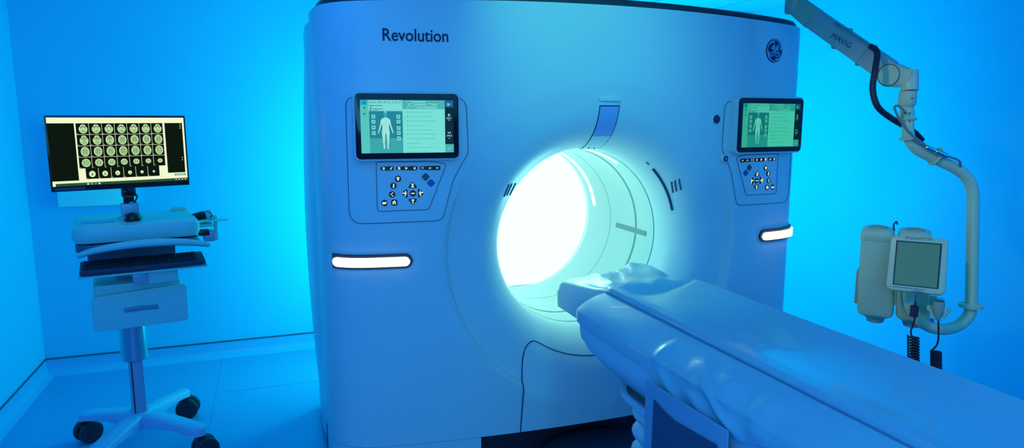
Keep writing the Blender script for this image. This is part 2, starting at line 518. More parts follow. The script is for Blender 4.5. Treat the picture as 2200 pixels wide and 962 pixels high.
def seam(b, poly, r=.0013, m=None, off=.0, closed=True, dens=.02):
    pts = []; n = len(poly)
    for k in range(n if closed else n - 1):
        a, c = poly[k], poly[(k + 1) % n]; d = max(1, int(math.hypot(a[0] - c[0], a[1] - c[1]) / dens))
        for j in range(d): t = j / d; pts.append(surf(a[0] + (c[0] - a[0]) * t, a[1] + (c[1] - a[1]) * t, off))
    if not closed: pts.append(surf(*poly[-1], off))
    b.tube(pts, r, m or seam_m, seg=6, closed=closed)

# lower access panel under the bore
half = [(.386, Z_LOW + .002), (.378, .36), (.368, .50), (.363, .55), (.357, .575), (.347, .596), (.333, .610), (.316, .6175), (.300, .618), (.286, .612)]
for k in range(1, 12):
    a = math.radians(-58 - 32 * k / 11); half.append((.508 * math.cos(a), ZI + .508 * math.sin(a)))
half[-1] = (0, ZI - .508)
pl = [(-s, z) for s, z in half] + half[-2::-1]
b = gm(); patch(b, pl, white_p, .004, 70, 16); ap = b.build('access_panel', G)
b = gm(); seam(b, pl, .0028, off=.003, closed=False); b.build('panel_seam', ap)

# control panels, displays
def px_poly(pts, x0=0, y0=0, k=1): return [S(x0 + x / k, y0 + y / k) for x, y in pts]
back = px_poly([(60, 60), (28, 72), (13, 95), (10, 120), (35, 860), (48, 893), (72, 918), (110, 930), (640, 910), (668, 898), (684, 872), (695, 830), (745, 640), (800, 530), (838, 472), (850, 440), (850, 400), (840, 130), (828, 95), (800, 70)], 740, 190, 3.207)
inner = px_poly([(260, 62), (232, 72), (225, 95), (248, 870), (258, 900), (290, 910), (1095, 880), (1125, 868), (1140, 845), (1418, 135), (1415, 108), (1390, 92), (1300, 70), (1150, 55)], 780, 340, 8.015)
def BP(x, y): return S(780 + x / 8.015, 340 + y / 8.015)
# icon strokes in a unit square, as lists of polylines
IC = {
 'up': [[(-.5, -.5), (.5, -.5)], [(0, -.5), (0, .7)], [(-.25, .1), (0, .6), (.25, .1)]],
 'down': [[(-.5, .5), (.5, .5)], [(0, .5), (0, -.7)]],
 'left': [[(.15, -.9), (.3, .8)], [(-.8, .1), (.7, 0)]],
 'right': [[(-.2, -.9), (-.2, .8)], [(-.7, 0), (.8, .3)]],
 'minus': [[(-.6, 0), (.6, 0)]],
 'bulb': [[(-.3, .1), (-.3, .35), (0, .55), (.3, .35), (.3, .1), (.1, -.25), (-.1, -.25), (-.3, .1)], [(0, -.2), (0, -.6)]],
 'man': [[(.1, .7), (.1, .4)], [(-.1, .3), (.3, .1), (-.1, -.2), (.1, -.7)]],
 'dots': [[(.05, .6), (.3, .4)], [(-.5, .0), (-.1, .1)], [(.0, -.6), (.3, -.4)]],
 'bed': [[(-.7, .15), (.5, .15), (.7, 0)], [(-.7, -.25), (.4, -.25)]],
 'scan': [[(-.5, .3), (.5, .1)], [(.1, .7), (.1, 0)], [(-.4, .3), (-.4, -.6)], [(.3, 0), (.3, -.6)]],
 'undo': [[(-.5, -.3), (.4, -.3), (.4, .3), (-.5, .3)]],
 'lock': [[(-.4, -.4), (.1, -.3)], [(-.3, -.1), (.1, 0)], [(0, 0), (.3, .4), (.6, .5)]],
 'h': [[(-.3, -.6), (-.3, .6)], [(.3, -.6), (.3, .6)], [(-.3, 0), (.3, 0)]],
 'k': [[(-.3, -.6), (-.3, .6)], [(-.3, 0), (.4, 0)], [(.3, .2), (.5, 0)]],
 'kr': [[(.3, -.6), (.3, .6)], [(.3, 0), (-.4, 0)]],
 'al': [[(.3, -.2), (-.4, 0), (.3, .2)]], 'ar': [[(-.3, -.2), (.4, 0), (-.3, .2)]],
 'ent': [[(.5, .2), (.3, -.1), (-.5, -.1)]],
}
def icon(b, c, name, r, off):
    for st in IC[name]:
        b.tube([surf(c[0] + x * r, c[1] + y * r, off) for x, y in st], r * .19, icon_m, seg=6)
def button(parent, c, kind, ic, m=None):
    b = gm(); m = m or black_p; off = .0065
    r = .0125
    if kind == 'round': pts = [(r * math.cos(2 * PI * k / 20), r * math.sin(2 * PI * k / 20)) for k in range(20)]
    elif kind == 'square': pts = rrect(.024, .024, .007)
    elif kind == 'diamond': pts = [((x + y) * .72, (y - x) * .72) for x, y in rrect(.024, .024, .006)]
    else:
        tri = {'up': [(-.0195, -.011), (.0195, -.011), (0, .016)], 'down': [(-.0195, .011), (.0195, .011), (0, -.016)],
               'left': [(.011, .0205), (.011, -.0205), (-.0145, 0)], 'right': [(-.011, .0205), (-.011, -.0205), (.0145, 0)]}[kind]
        P = [Vector((x, y, 0)) for x, y in tri]; P = [(P[0] + P[1]) / 2] + P[1:] + [P[0], (P[0] + P[1]) / 2]
        pts = [(p.x, p.y) for p in fillet(P, .0095)][:-1]
    patch(b, [(c[0] + x, c[1] + y) for x, y in pts], m, off, 14, 2)
    if ic: icon(b, c, ic, .0115 if kind != 'bar' else .009, off + .001)
    elif kind == 'diamond':
        q = [(c[0] + x * .45, c[1] + y * .45) for x, y in pts]; seam(b, q, .0006, mat('dim_icon', (.2, .4, .5), .5), off=off + .0006, dens=.004)
    return b.build('button', parent)
def wedge(parent, sg, xs, y, icons, mm):
    x0, x1 = xs
    p = [BP(x0, y - 28), BP(x1, y - 38), BP(x1, y + 38), BP(x0, y + 30)]
    P = [Vector((a, c, 0)) for a, c in p]; P = [(P[0] + P[1]) / 2] + P[1:] + [P[0], (P[0] + P[1]) / 2]
    pts = [(q.x, q.y) for q in fillet(P, .004)][:-1]
    if sg > 0: pts = mirror(pts)
    b = gm(); patch(b, pts, black_p, .0065, 20, 2)
    for x, ic in icons:
        c = BP(x, y)
        if sg > 0: c = (-c[0], c[1])
        icon(b, c, ic, .0085, .0075)
    b.build('button_strip', parent)

def screen_mats(t):
    n, k = t
    c = lambda nm, r, g_, b_: glow(nm + n, (r * k[0], g_ * k[1], b_ * k[2]), 1)
    return dict(bg=c('scr_list', .20, .82, .74), hdr=c('scr_header', .07, .50, .50), side=c('scr_side', .10, .62, .58),
                top=c('scr_title', .22, .78, .76), fig=c('scr_figure_bg', .02, .26, .34), fig2=c('scr_figure_bg_low', .05, .42, .46), body=c('scr_body', .36, .86, .82),
                box=c('scr_box', .18, .66, .66), ink=c('scr_ink', .01, .10, .16), dk=c('scr_dark', .005, .03, .06),
                blu=c('scr_blue', .01, .14, .32), wht=c('scr_white', .5, .95, .9), head=c('scr_head', .02, .45, .62))
BODY = [(.018, .150), (.030, .142), (.060, .128), (.074, .105), (.080, .06), (.098, .00), (.112, -.045), (.120, -.075), (.112, -.085), (.100, -.06), (.086, -.03), (.066, .035), (.056, .06),
        (.050, .02), (.052, -.02), (.060, -.06), (.056, -.12), (.048, -.16), (.048, -.20), (.036, -.275), (.046, -.30), (.024, -.305), (.016, -.28), (.020, -.20), (.012, -.15), (.006, -.08)]
def display(sg):
    s_, z_ = S(878, 271); u = abs(plan_s(s_)[0]); z_ = z_
    cx = CX + sg * .845; zc = z_; yb = Y_FACE + .07; yf = yb - .075
    root = G
    wb, hb = .392, .246
    b = gm()
    loop = [Vector((cx + x, yb, zc + z)) for x, z in rrect(wb + .014, hb + .016, .022)]
    b.prism(loop, white_p, Vector((0, yf - yb + .010, 0)), .004)
    TILT = Matrix.Translation((cx, yb, 0)) @ Matrix.Rotation(sg * math.radians(5), 4, 'Z') @ Matrix.Translation((-cx, -yb, 0))
    rotb = lambda b: bmesh.ops.transform(b.bm, matrix=TILT, verts=b.bm.verts)
    rotb(b); d = b.build('touch_display', G, label='black framed touch display lit up on the ' + ('left' if sg < 0 else 'right') + ' wing')
    b = gm(); b.prism([Vector((cx + x, yf + .011, zc + z)) for x, z in rrect(wb, hb, .018)], bezel_m, Vector((0, -.008, 0)), .0015); rotb(b); b.build('bezel', d)
    b = gm(); ws = .352; hs = ws * .565; M = screen_mats(('', (1, 1, 1)) if sg < 0 else ('_dim', (.3, .72, .55)))
    F = Flat(b, (cx - ws / 2, yf + .0025, zc - hs / 2 - .001), (1, 0, 0), (0, 0, 1), (0, -1, 0), ws, .00022)
    h = .565
    F.rect(0, 0, 1, h, M['bg'], 0)
    F.rect(0, 0, .088, h, M['side'], 1)
    F.rect(0, h - .055, .075, h, M['head'], 2); F.rect(.09, h - .115, .445, h, M['top'], 1)
    F.rect(.09, .16, .445, h - .117, M['fig'], 1); F.rect(.09, 0, .445, .16, M['fig2'], 1)
    F.rect(.445, h - .095, .905, h, M['hdr'], 1)
    F.rect(.49, h - .027, .70, h - .008, M['box'], 2); F.rect(.505, h - .058, .70, h - .035, M['box'], 2); F.rect(.715, h - .058, .82, h - .035, M['box'], 2); F.rect(.49, h - .09, .82, h - .068, M['box'], 2)
    for (x0, x1, y) in ((.5, .54, .021), (.53, .57, .049), (.72, .76, .049), (.5, .60, .083), (.13, .24, .093), (.13, .19, .109)): F.line([(x0, h - y), (x1, h - y)], .005, M['ink'], 3)
    F.text('Patient_2023_08_23_13_27_54', .095, h - .034, .335, M['ink'], 3, 1.25); F.line([(.095, h - .06), (.15, h - .06)], .007, M['ink'], 3); F.line([(.155, h - .06), (.235, h - .06)], .006, M['ink'], 3)
    F.ell(.11, h - .085, .008, .008, M['ink'], 3); F.ell(.11, h - .106, .008, .008, M['ink'], 3)
    for k, y in enumerate((.03, .085, .15)):     # side bar marks
        F.line([(.03, h - y - .01), (.055, h - y + .012)], .006, M['ink'], 3); F.line([(.032, h - y + .012), (.056, h - y - .01)], .006, M['ink'], 3)
        F.rect(.0, h - y - .034, .08, h - y - .031, M['hdr'], 2)
    # body figure
    fx, fy = .262, .27; k = 1.16
    F.poly([(fx + x * .60 * k, fy + y * k * .64) for x, y in BODY] + [(fx - x * .60 * k, fy + y * k * .64) for x, y in BODY[::-1]], M['body'], 2)
    F.ell(fx, fy + .142, .017, .027, M['head'], 3); F.ell(fx, fy + .172 - .015, .016, .020, M['body'], 2)
    F.line([(fx, fy + .08), (fx, fy - .03)], .002, M['box'], 3)
    for x, ys in ((.135, (.175, .23, .29, .35)), (.40, (.175, .228, .297, .349, .408))):
        for y in ys:
            F.poly([(x + a, h - y + c) for a, c in rrect(.040, .040, .007, 3)], M['top'], 2); F.line([(x - .008, h - y - .006), (x + .007, h - y + .008)], .007, M['ink'], 3); F.line([(x - .008, h - y + .006), (x + .01, h - y - .004)], .004, M['ink'], 3)
    rl = (.24, .22, .29, .19, .24, .28, .29, .12, .23, .21)
    for i, w in enumerate(rl):                    # list rows
        y = h - .128 - i * .0475; F.line([(.49, y), (.505, y)], .005, M['ink'], 2); x = .515; q = random.Random(i)
        while x < .50 + w: l_ = q.uniform(.012, .04); F.line([(x, y), (x + l_, y)], .0055, M['hdr'], 2); x += l_ + .006
        if w > .2: F.line([(.74 if i % 3 else .76, y), (.765, y)], .006, M['hdr'], 2)
    F.rect(.905, 0, 1, h, M['dk'], 1); F.rect(.905, h - .075, 1, h, M['blu'], 2); F.rect(.905, 0, 1, .09, M['hdr'], 2)
    F.line([(.94, h - .025), (.935, h - .055), (.955, h - .055)], .006, M['wht'], 3); F.line([(.945, h - .04), (.97, h - .04)], .007, M['wht'], 3)
    F.line([(.935, .045), (.948, .032), (.968, .06)], .004, M['wht'], 3)
    F.line([(.935, h - .158), (.965, h - .158)], .007, M['wht'], 3); F.line([(.95, h - .143), (.95, h - .173)], .007, M['wht'], 3)
    F.text('152.5', .922, h - .202, .052, M['wht'], 3, 1.2); F.line([(.94, h - .215), (.96, h - .215)], .004, M['wht'], 3)
    F.line([(.935, h - .352), (.965, h - .352)], .007, M['wht'], 3); F.line([(.938, h - .34), (.938, h - .355)], .005, M['wht'], 3); F.line([(.962, h - .34), (.962, h - .355)], .005, M['wht'], 3)
    F.text('-544.5', .917, h - .392, .064, M['wht'], 3, 1.15); F.line([(.94, h - .41), (.96, h - .41)], .004, M['wht'], 3)
    rotb(b); b.build('screen', d, recalc=False)
    # backing and keypad
    b = gm(); P = back if sg < 0 else mirror(back); patch(b, P, white_p, .0025, 30, 10); bk = b.build('display_surround', G)
    b = gm(); seam(b, P, .0012, off=.003); b.build('surround_seam', bk)
    b = gm(); P = inner if sg < 0 else mirror(inner); patch(b, P, white_p, .0045, 24, 8); kp = b.build('keypad', G)
    b = gm(); seam(b, P, .0011, off=.005); b.build('keypad_seam', kp)
    for (x, y, kind, ic) in ((600, 350, 'round', 'bulb'), (522, 470, 'round', 'man'), (497, 617, 'round', 'dots'), (369, 765, 'round', 'bed'), (537, 758, 'square', 'scan'),
                             (850, 460, 'up', 'up'), (855, 738, 'down', 'down'), (716, 600, 'left', 'left'), (992, 597, 'right', 'right'), (855, 600, 'round', 'minus')):
        c = BP(x, y)
        if sg > 0: c = (-c[0], c[1]); kind = {'left': 'right', 'right': 'left'}.get(kind, kind)
        button(kp, c, kind, ic)
    for x, y, m in ((1075, 317, green_b), (1167, 422, blue_b)):
        c = BP(x, y)
        if sg > 0: c = (-c[0], c[1])
        button(kp, c, 'diamond', None, m)
    wedge(kp, sg, (297, 527), 172, ((355, 'undo'), (480, 'lock')), 1)
    wedge(kp, sg, (570, 930), 168, ((620, 'h'), (745, 'k'), (880, 'kr')), 1)
    wedge(kp, sg, (975, 1325), 163, ((1022, 'al'), (1148, 'ent'), (1272, 'ar')), 1)
for sg in (-1, 1): display(sg)

# status lamps wrapping the corners
for sg in (-1, 1):
    a, z0 = S(887, 560); c_, _ = S(716, 562)
    s0, s1 = abs(a) + (0 if sg < 0 else .035), abs(c_) + (.0 if sg < 0 else .03)
    zt, zb = z0 + .032, z0 - .028
    out = [(s1, zb), (s1, zt)] + [(s0 + .03 - .03 * math.sin(PI * k / 10), (zt + zb) / 2 + (zt - zb) / 2 * math.cos(PI * k / 10)) for k in range(11)]
    P = [(sg * s, z) for s, z in out]
    b = gm(); patch(b, P, dark_p, (.004 if sg < 0 else .012), 40, 6); hl = b.build('status_lamp', G)
    h = .0185; zm = (zt + zb) / 2 - .002
    o2 = [(s1 - .008 - .018 + .018 * math.cos(-PI / 2 + PI * k / 10), zm + h * math.sin(-PI / 2 + PI * k / 10)) for k in range(11)] + [(s0 + .030 - .018 * math.sin(PI * k / 10), zm + h * math.cos(PI * k / 10)) for k in range(11)]
    b = gm(); patch(b, [(sg * s, z) for s, z in o2], lamp_m, .011 if sg < 0 else .022, 40, 4); b.build('lens', hl, label='glowing white lamp strip')

# lettering and badge
b = gm(); V, F_ = text_geo('Revolution', .012); A, Bz = S(822, 87); A2, _ = S(963, 90); wd = A2 - A
vs = [b.bm.verts.new(surf(A + x * wd, Bz + y * wd * 1.12, .0022)) for x, y in V]
for f in F_:
    try: b.bm.faces.new([vs[k] for k in f]).material_index = b.mi(letter_m)
    except ValueError: pass
b.mi(letter_m); b.build('lettering', G, label='dark blue word Revolution')
sc_, zc_ = S(1663, 109); rB = .054
b = gm(); disc = [(sc_ + rB * math.cos(2 * PI * k / 40), zc_ + rB * math.sin(2 * PI * k / 40)) for k in range(40)]
patch(b, disc, letter_m, .003, 30, 6); badge = b.build('badge', G, label='round navy emblem with pale script monogram')
pale = mat('badge_pale', (.45, .70, .95), .4)
b = gm()
def stroke(pts, w=.045, n=6):
    # monogram coordinates: photo crop, centre (400,465), radius 300 vertical / 228 horizontal
    P = smooth_path([((x - 398) / 228, -(y - 465) / 300, 0) for x, y in pts], n)
    b.tube([surf(sc_ + p.x * rB, zc_ + p.y * rB, .0045) for p in P], rB * w, pale, seg=6)
b.tube([surf(sc_ + rB * .90 * math.cos(2 * PI * k / 48), zc_ + rB * .90 * math.sin(2 * PI * k / 48), .0042) for k in range(48)], rB * .035, pale, seg=6, closed=True)
stroke([(300, 360), (305, 400), (345, 440), (390, 420), (400, 380)])
stroke([(335, 385), (355, 320), (378, 320), (380, 370), (345, 410), (340, 370)], .04)
stroke([(495, 440), (440, 410), (445, 350), (480, 320), (495, 345), (470, 400), (390, 470), (310, 520), (285, 580), (310, 612), (350, 590), (375, 500), (385, 460)])
stroke([(500, 435), (440, 450), (415, 520), (430, 595), (475, 612), (515, 570), (510, 505), (475, 500), (462, 555)])
for a0 in (0, 90, 180, 270):
    P = []
    for k in range(9):
        a = math.radians(a0 + 8 + 60 * k / 8); r = .86 - .16 * (1 - k / 8) ** 2
        P.append(surf(sc_ + rB * r * math.cos(a), zc_ + rB * r * math.sin(a), .0043))
    b.tube(P, [rB * (.075 - .05 * k / 8) for k in range(9)], pale, seg=6)
b.build('emblem_lines', badge)

# slots beside the bore
for pts in (((1088, 401), (1094, 399), (1101, 398)), ((1443, 394), (1451, 391), (1460, 388))):
    b = gm()
    for (px, py), dx in zip(pts, (-1, 0, 1)):
        s, z = S(px, py + 8); sl = .008 if px < 1200 else -.008
        b.tube([surf(s + sl * 1.2 * t, z + .026 * t, .0005) for t in (-1, -.5, 0, .5, 1)], .0036, seam_m, seg=6)
    b.build('speaker_slots', G)
# long curved dark slot to the right of the bore, follows the flare
b = gm(); pts = []
for k in range(13):
    a = math.radians(16 + 30 * k / 12); pts.append(surf(.448 * math.cos(a), ZI + .448 * math.sin(a), .001))
b.tube(pts, .0065, seam_m, seg=6); b.build('laser_slot', G)
b = gm(); a = math.radians(51); b.tube([surf(.448 * math.cos(a + d), ZI + .448 * math.sin(a + d), .001) for d in (-.02, .02)], .004, ringgrey_m, seg=6); b.build('laser_port', G)

# positioning camera housing above the bore: leans out over the flare
hw = .054
def CP(x, t, off):
    """point on the housing: t 0 top .. 1 bottom of the window; off > 0 into the cover"""
    q = .613 + (.422 - .613) * math.sin(min(1, max(t, 0)) * 1.25) / math.sin(1.25) if t >= 0 else .613 - t * .2
    def yy(v): return Y_FACE + dish(0, ZI + v)
    d = Vector((0, yy(q - .002) - yy(q), -.002)).normalized()
    return Vector((CX + .012 + x, yy(q), ZI + q)) + Vector((0, d.z, -d.y)) * (.006 - off)
b = gm(); rows = []
for k in range(31):
    t = -.13 + 1.13 * k / 30; e = .012 if k == 0 else (.003 if k == 1 else 0)
    rows.append([CP(-hw, t, .012), CP(-hw, t, .003 + e), CP(-hw + .004, t, e), CP(hw - .004, t, e), CP(hw, t, .003 + e), CP(hw, t, .012)])
b.grid(rows, white_p); cam_h = b.build('camera_housing', G, sharp=60)
def cstrip(x0, x1, t0, t1, m, off):
    b.grid([[CP(x0 + (x1 - x0) * i / 3, t0 + (t1 - t0) * k / 20, off) for i in range(4)] for k in range(21)], m)
b = gm(); cstrip(-hw + .006, hw - .006, .02, .985, seam_m, -.0012); b.build('window_frame', cam_h)
b = gm(); cstrip(-hw + .010, hw - .010, .04, .56, mat('camera_window', (.40, .50, .86), .15), -.0024)
cstrip(-hw + .010, hw - .010, .565, .97, mat('camera_window_low', (.65, .85, .85), .3), -.0024); b.build('window', cam_h)
b = gm(); b.box((CX + .012, Y_FACE + dish(0, ZI + .632) - .004, ZI + .632), (.104, .022, .018), white_p, .006); b.build('housing_lip', cam_h)
for x in (-.012, .014): b = gm(); b.lathe([(.0035, 0), (.0035, .003)], black_p, CP(x, .93, -.002), (0, -.7, -.7), 8); b.build('sensor', cam_h)

# emergency button and small knob to the right
s, z = S(1537, 256); p = surf(s, z); n = Vector((.1, -1, 0)).normalized()
b = gm(); b.lathe([(.024, -.005), (.024, .003), (.020, .007), (.0175, .004)], side_p, p, n); es = b.build('emergency_button', G, label='round maroon emergency button')
b = gm(); b.lathe([(.0175, 0), (.0175, .010), (.014, .014), (.006, .015)], estop_m, p, n); b.build('cap', es)
s, z = S(1553, 340); p = surf(s, z)
b = gm(); b.lathe([(.020, -.02), (.020, .012), (.014, .018)], white_p, p, n); kn = b.build('round_port', G)
b = gm(); b.lathe([(.013, .016), (.013, .020), (.007, .022), (.007, .016)], dark_p, p, n); b.build('cap', kn)

# ================================================================== PATIENT TABLE
T = empty('patient_table', (CX, 1.1, 0), 0, 'long white patient table running towards the scanner bore on a bellows column', 'patient table')
def tm(): return MB(T)
YE, YS = 2.20, -.15       # bore end and near end
# shell: side profile (u, z) going round from left lip to right lip
def loft(b, prof_fn, ys, m, closed=False): b.grid([prof_fn(y) for y in ys], m, closed_v=closed)
def shell_prof(y):
    k = max(0, (y - (YE - .11)) / .11); k2 = max(0, (y - (YE - .34)) / .34); q = 1 - math.sqrt(max(0, 1 - min(1, k) ** 2))
    zb = .700 + .028 * k2 + .12 * q; w = .330 - .035 * q
    P = []
    for sx in (-1, 1):
        side = [(w - .04, .858), (w - .004, .850), (w + .001, max(.80, zb + .06)), (w - .012, max(zb + .05, .76)), (w - .04, zb + .018), (w - .08, zb)]
        if sx > 0: side = side[::-1]
        P += [Vector((CX + sx * u, y, z)) for u, z in side]
    return P
b = tm(); ys = [YS + (YE - .3 - YS) * k / 10 for k in range(11)] + [YE - .3 + .30 * math.sin(PI / 2 * k / 14) for k in range(1, 15)]
rows = [shell_prof(y) for y in ys]
V = b.grid(rows, tbl_m, closed_v=True)
b.bm.faces.new(V[-1]).material_index = 0; b.bm.faces.new(V[0][::-1]).material_index = 0
b.build('table_shell', T, sharp=40)
# lower lip tray and bellows column
b = tm(); 
def srect(hw, y0, y1, r, z, n=6):
    return [Vector((CX + x, (y0 + y1) / 2 + y, z)) for x, y in rrect(2 * hw, y1 - y0, r, n)]
L = [srect(.30, .50, 1.96, .14, .672), srect(.315, .49, 1.975, .15, .682), srect(.315, .49, 1.975, .15, .704), srect(.30, .50, 1.96, .14, .7)]
V = b.grid(L, tbl_m, closed_v=True); b.bm.faces.new(V[0][::-1]); b.build('column_tray', T)
b = tm(); L = []
for k in range(8 * 8 + 1):
    t = k / 64; z = .16 + .512 * t; q = abs(math.sin(PI * 8 * t)) ** .6 * .030
    L.append(srect(.265 + q, .70 - q, 1.86 + q, .09, z))
b.grid(L, bell_m, closed_v=True); b.build('bellows', T, sharp=60)
b = tm(); L = []
for (e, z) in ((0, .0), (0, .10), (-.015, .115), (-.06, .12)):
    L.append([Vector((CX + (.36 + e) * math.cos(a), (2.40 if math.sin(a) > 0 else .55) + (.40 + e) * math.sin(a), z)) for a in [2 * PI * k / 48 for k in range(48)]])
V = b.grid(L, base_m, closed_v=True); b.bm.faces.new(V[-1]); b.build('base_plate', T, sharp=40)

# mattress with its fitted cover -----------------------------------
Mx = empty('table_mattress', (CX, 1.1, .95), 0, 'long smooth vinyl mattress cover with piped edge draped over the patient table', 'mattress')
def mm_(): return MB(Mx)
def crest(y): return .965
def topz(u, y):
    q = 1 - (u / .192) ** 2
    z = .965 - .036 * q * (1 if abs(u) < .192 else 0)
    k = max(0, (y - 1.75) / .45); z -= .010 * k * k * q
    z += .0020 * noise.noise(Vector((u * 5, y * 2.2, 3)))
    return z
us = [-.197, -.196, -.190, -.18, -.16, -.13, -.10, -.05, 0, .05, .10, .13, .16, .18, .190, .196, .197]
zz = lambda u, y: (topz(u, y) if abs(u) <= .191 else (.958 if abs(u) < .1965 else .945))
b = mm_(); rows = []
N = 90
for i in range(N + 1):
    y = YS + (YE - YS) * i / N; rows.append([Vector((CX + u, y, zz(u, y))) for u in us])
rows.append([Vector((CX + u * .99, YE + .010, zz(u, YE) - .012)) for u in us])
rows.append([Vector((CX + u * .985, YE + .008, zz(u, YE) - .040)) for u in us])
b.grid(rows, vinyl_m); b.build('pad', Mx, sharp=60)
for sg in (-1, 1):
    b = mm_(); b.tube([Vector((CX + sg * .199, YS + (YE + .004 - YS) * k / 40, .942)) for k in range(41)] , .0038, pipe_m, seg=8)
    b.build('piping', Mx)
# drape of the cover over each side of the shell; ruffled where it is pulled
ends = []
def drape(sg):
    b = mm_(); rows = []; NY = 380
    for i in range(NY + 1):
        y = YS + (YE + .004 - YS) * i / NY; row = []
        ke = max(0, (y - (YE - .10)) / .104)          # rounding into the end
        ruf = math.exp(-((y - 1.43) / .235) ** 6) if sg < 0 else 0
        low = .852 + (.0 if sg > 0 else -.0) - .032 * ruf
        prof = []
        for t in [j / 34 for j in range(35)]:
            if t < .5:
                a = t / .5; u = .198 + (.325 - .198) * a; z = .942 - .040 * a ** 1.3 - .014 * a ** 5
            else:
                a = (t - .5) / .5; u = .325 + .008 * math.sin(a * PI / 2); z = .888 + (low - .888) * a
            # folds
            if ruf > 0 and t > .08:
                env = min(1, (t - .08) * 5) * ruf
                q = y + t * .20; n1 = noise.noise(Vector((q * 3, t * 1.5, 1)))
                def ridge(c, w_, a0): w_ *= 1.5; return 1.6 * a0 * (.6 + 1.0 * noise.noise(Vector((c * 9, t * 3.2, c)))) * math.exp(-((q + .035 * n1 + .045 * math.sin(t * 3 + c * 20) - c) / w_) ** 2)
                d = ridge(1.70, .020, .013) + ridge(1.60, .026, .010) + ridge(1.49, .018, .009) + ridge(1.40, .035, .009) + ridge(1.32, .022, .014) + .004 * noise.noise(Vector((q * 14, t * 4, 7)))
                d *= env * (.35 + .65 * math.sin(PI * min(1, max(0, (t - .05) * 1.02))) + .3 * (t > .9) * 0)
                wf = min(1, max(0, (t - .3) / .4)); d = max(d, -.002); z += d * .8 * (1 - wf); u += d * (.4 + .5 * wf)
            else: d = 0
            z += .0015 * noise.noise(Vector((y * 4, t * 4, 9)))
            u -= .020 * ke ** 3 * t
            prof.append(Vector((CX + sg * (u + .0035), y, z)))
        rows.append(prof)
    b.grid(rows, vinyl_m)
    b.build('side_drape', Mx, sharp=80); ends.append([p.copy() for p in rows[-1]])
drape(-1); drape(1)
b = mm_()     # end flap closing the cover between the two drapes
eL, eR = ends
mid = [Vector((CX + .19 - .38 * k / 12, YE + .003, zz(.19 - .38 * k / 12, YE) - .018)) for k in range(13)]
lo_ = [Vector((CX + (.31 - .62 * k / 24), YE - .004, .852)) for k in range(25)]
b.poly(eL[::-1] + [p for p in mid[::-1]] + eR + [], vinyl_m)
b.build('end_flap', Mx)

# cloth pouch hanging from the drape
PH = empty('hanging_pouch', (1.0, 1.45, .5), 0, 'blue cloth pouch with dark pocket hanging on the near side of the patient table', 'pouch')
X0 = CX - .352
y0, y1 = at_x(1391, 815, X0).y, at_x(1567, 925, X0).y
zt0 = at_x(1391, 815, X0).z; zt1 = at_x(1567, 925, X0).z
b = MB(PH)
b.prism([Vector((X0, y0, zt0)), Vector((X0, y1, zt1)), Vector((X0, y1, .30)), Vector((X0, y0, .30))], cloth_m, Vector((-.006, 0, 0)), .002)
b.build('panel', PH)
b = MB(PH)
pk = [(1407, 858), (1425, 880), (1450, 903), (1500, 932), (1541, 955)]
P = [at_x(px, py, X0 - .008) for px, py in pk]
lo = [Vector((X0 - .008, P[-1].y, .34)), Vector((X0 - .008, P[0].y + .01, .34))]
b.prism(P + lo, pouch_m, Vector((-.005, 0, 0)), .001); b.build('pocket', PH)

# head rest piece reaching into the bore ---------------------------
HR = empty('head_rest', (CX, 2.43, .85), 0, 'pale draped head rest block at the bore end of the patient table', 'head rest')
b = MB(HR)
def hr_z(u, y):
    t = (y - YE) / .40; t = max(0, min(1, t)); a = (u + .2) / .4
    pz = topz(max(-.19, min(.19, u)), YE)
    near = .945 - .052 * t; far = .944 - .004 * t + .010 * math.sin(PI * t)
    z = near + (far - near) * a - .020 * math.sin(PI * a) * (1 - t)
    k = math.exp(-((y - YE - .01) / .075) ** 2); z = z * (1 - k) + (pz - .016 - .050 * max(0, a - .30)) * k
    w = noise.noise(Vector((u * 6 + y * 3, y * 7 - u * 4, .3)))
    amp = min(1, a * 2.5) * (1 - .6 * k)
    z += .018 * w * amp + .010 * (noise.noise(Vector((u * 14 - y * 4, y * 9, 2)))) * amp + .008 * math.sin(u * 26 + y * 14 + 3 * w) * math.sin(PI * a) * (1 - t) * (1 - k)
    rg = 1 - abs(noise.noise(Vector((u * 7 + 1.3 * y, y * 5.5 - u * 9, 4)))) * 3.2
    z += .008 * max(-.6, rg) * min(1, a * 3) * (1 - k)
    z += .016 * math.exp(-((a - .80 - .25 * (t - .8)) / .10) ** 2) * t
    return z
rows = []
uu = [-.2 + .4 * k / 60 for k in range(61)]
for i in range(61):
    y = YE - .03 + .47 * i / 60; e = max(0, (y - 2.60) / .04); r_ = []
    q = min(1, e); dz = -.03 * (1 - math.sqrt(max(0, 1 - q * q)))
    r_.append(Vector((CX - .203, y, .775))); r_.append(Vector((CX - .206, y, .84)))
    for u in uu:
        c = max(0, (abs(u) - .188) / .012); r_.append(Vector((CX + u, y, hr_z(u, y) + dz - .010 * c * c)))
    r_.append(Vector((CX + .206, y, .84))); r_.append(Vector((CX + .203, y, .775))); rows.append(r_)
rows.append([Vector((CX + (p.x - CX) * .98, YE + .448, min(p.z, .87) if p.z > .8 else p.z)) for p in rows[-1]])
rows.append([Vector((CX + (p.x - CX) * .97, YE + .448, .775)) for p in rows[-1]])
V = b.grid(rows, vinyl_m)
b.build('drape', HR, sharp=50)
b = MB(HR); b.box((CX, YE + .15, .80), (.36, .46, .10), tbl_m, .02); b.build('core', HR)

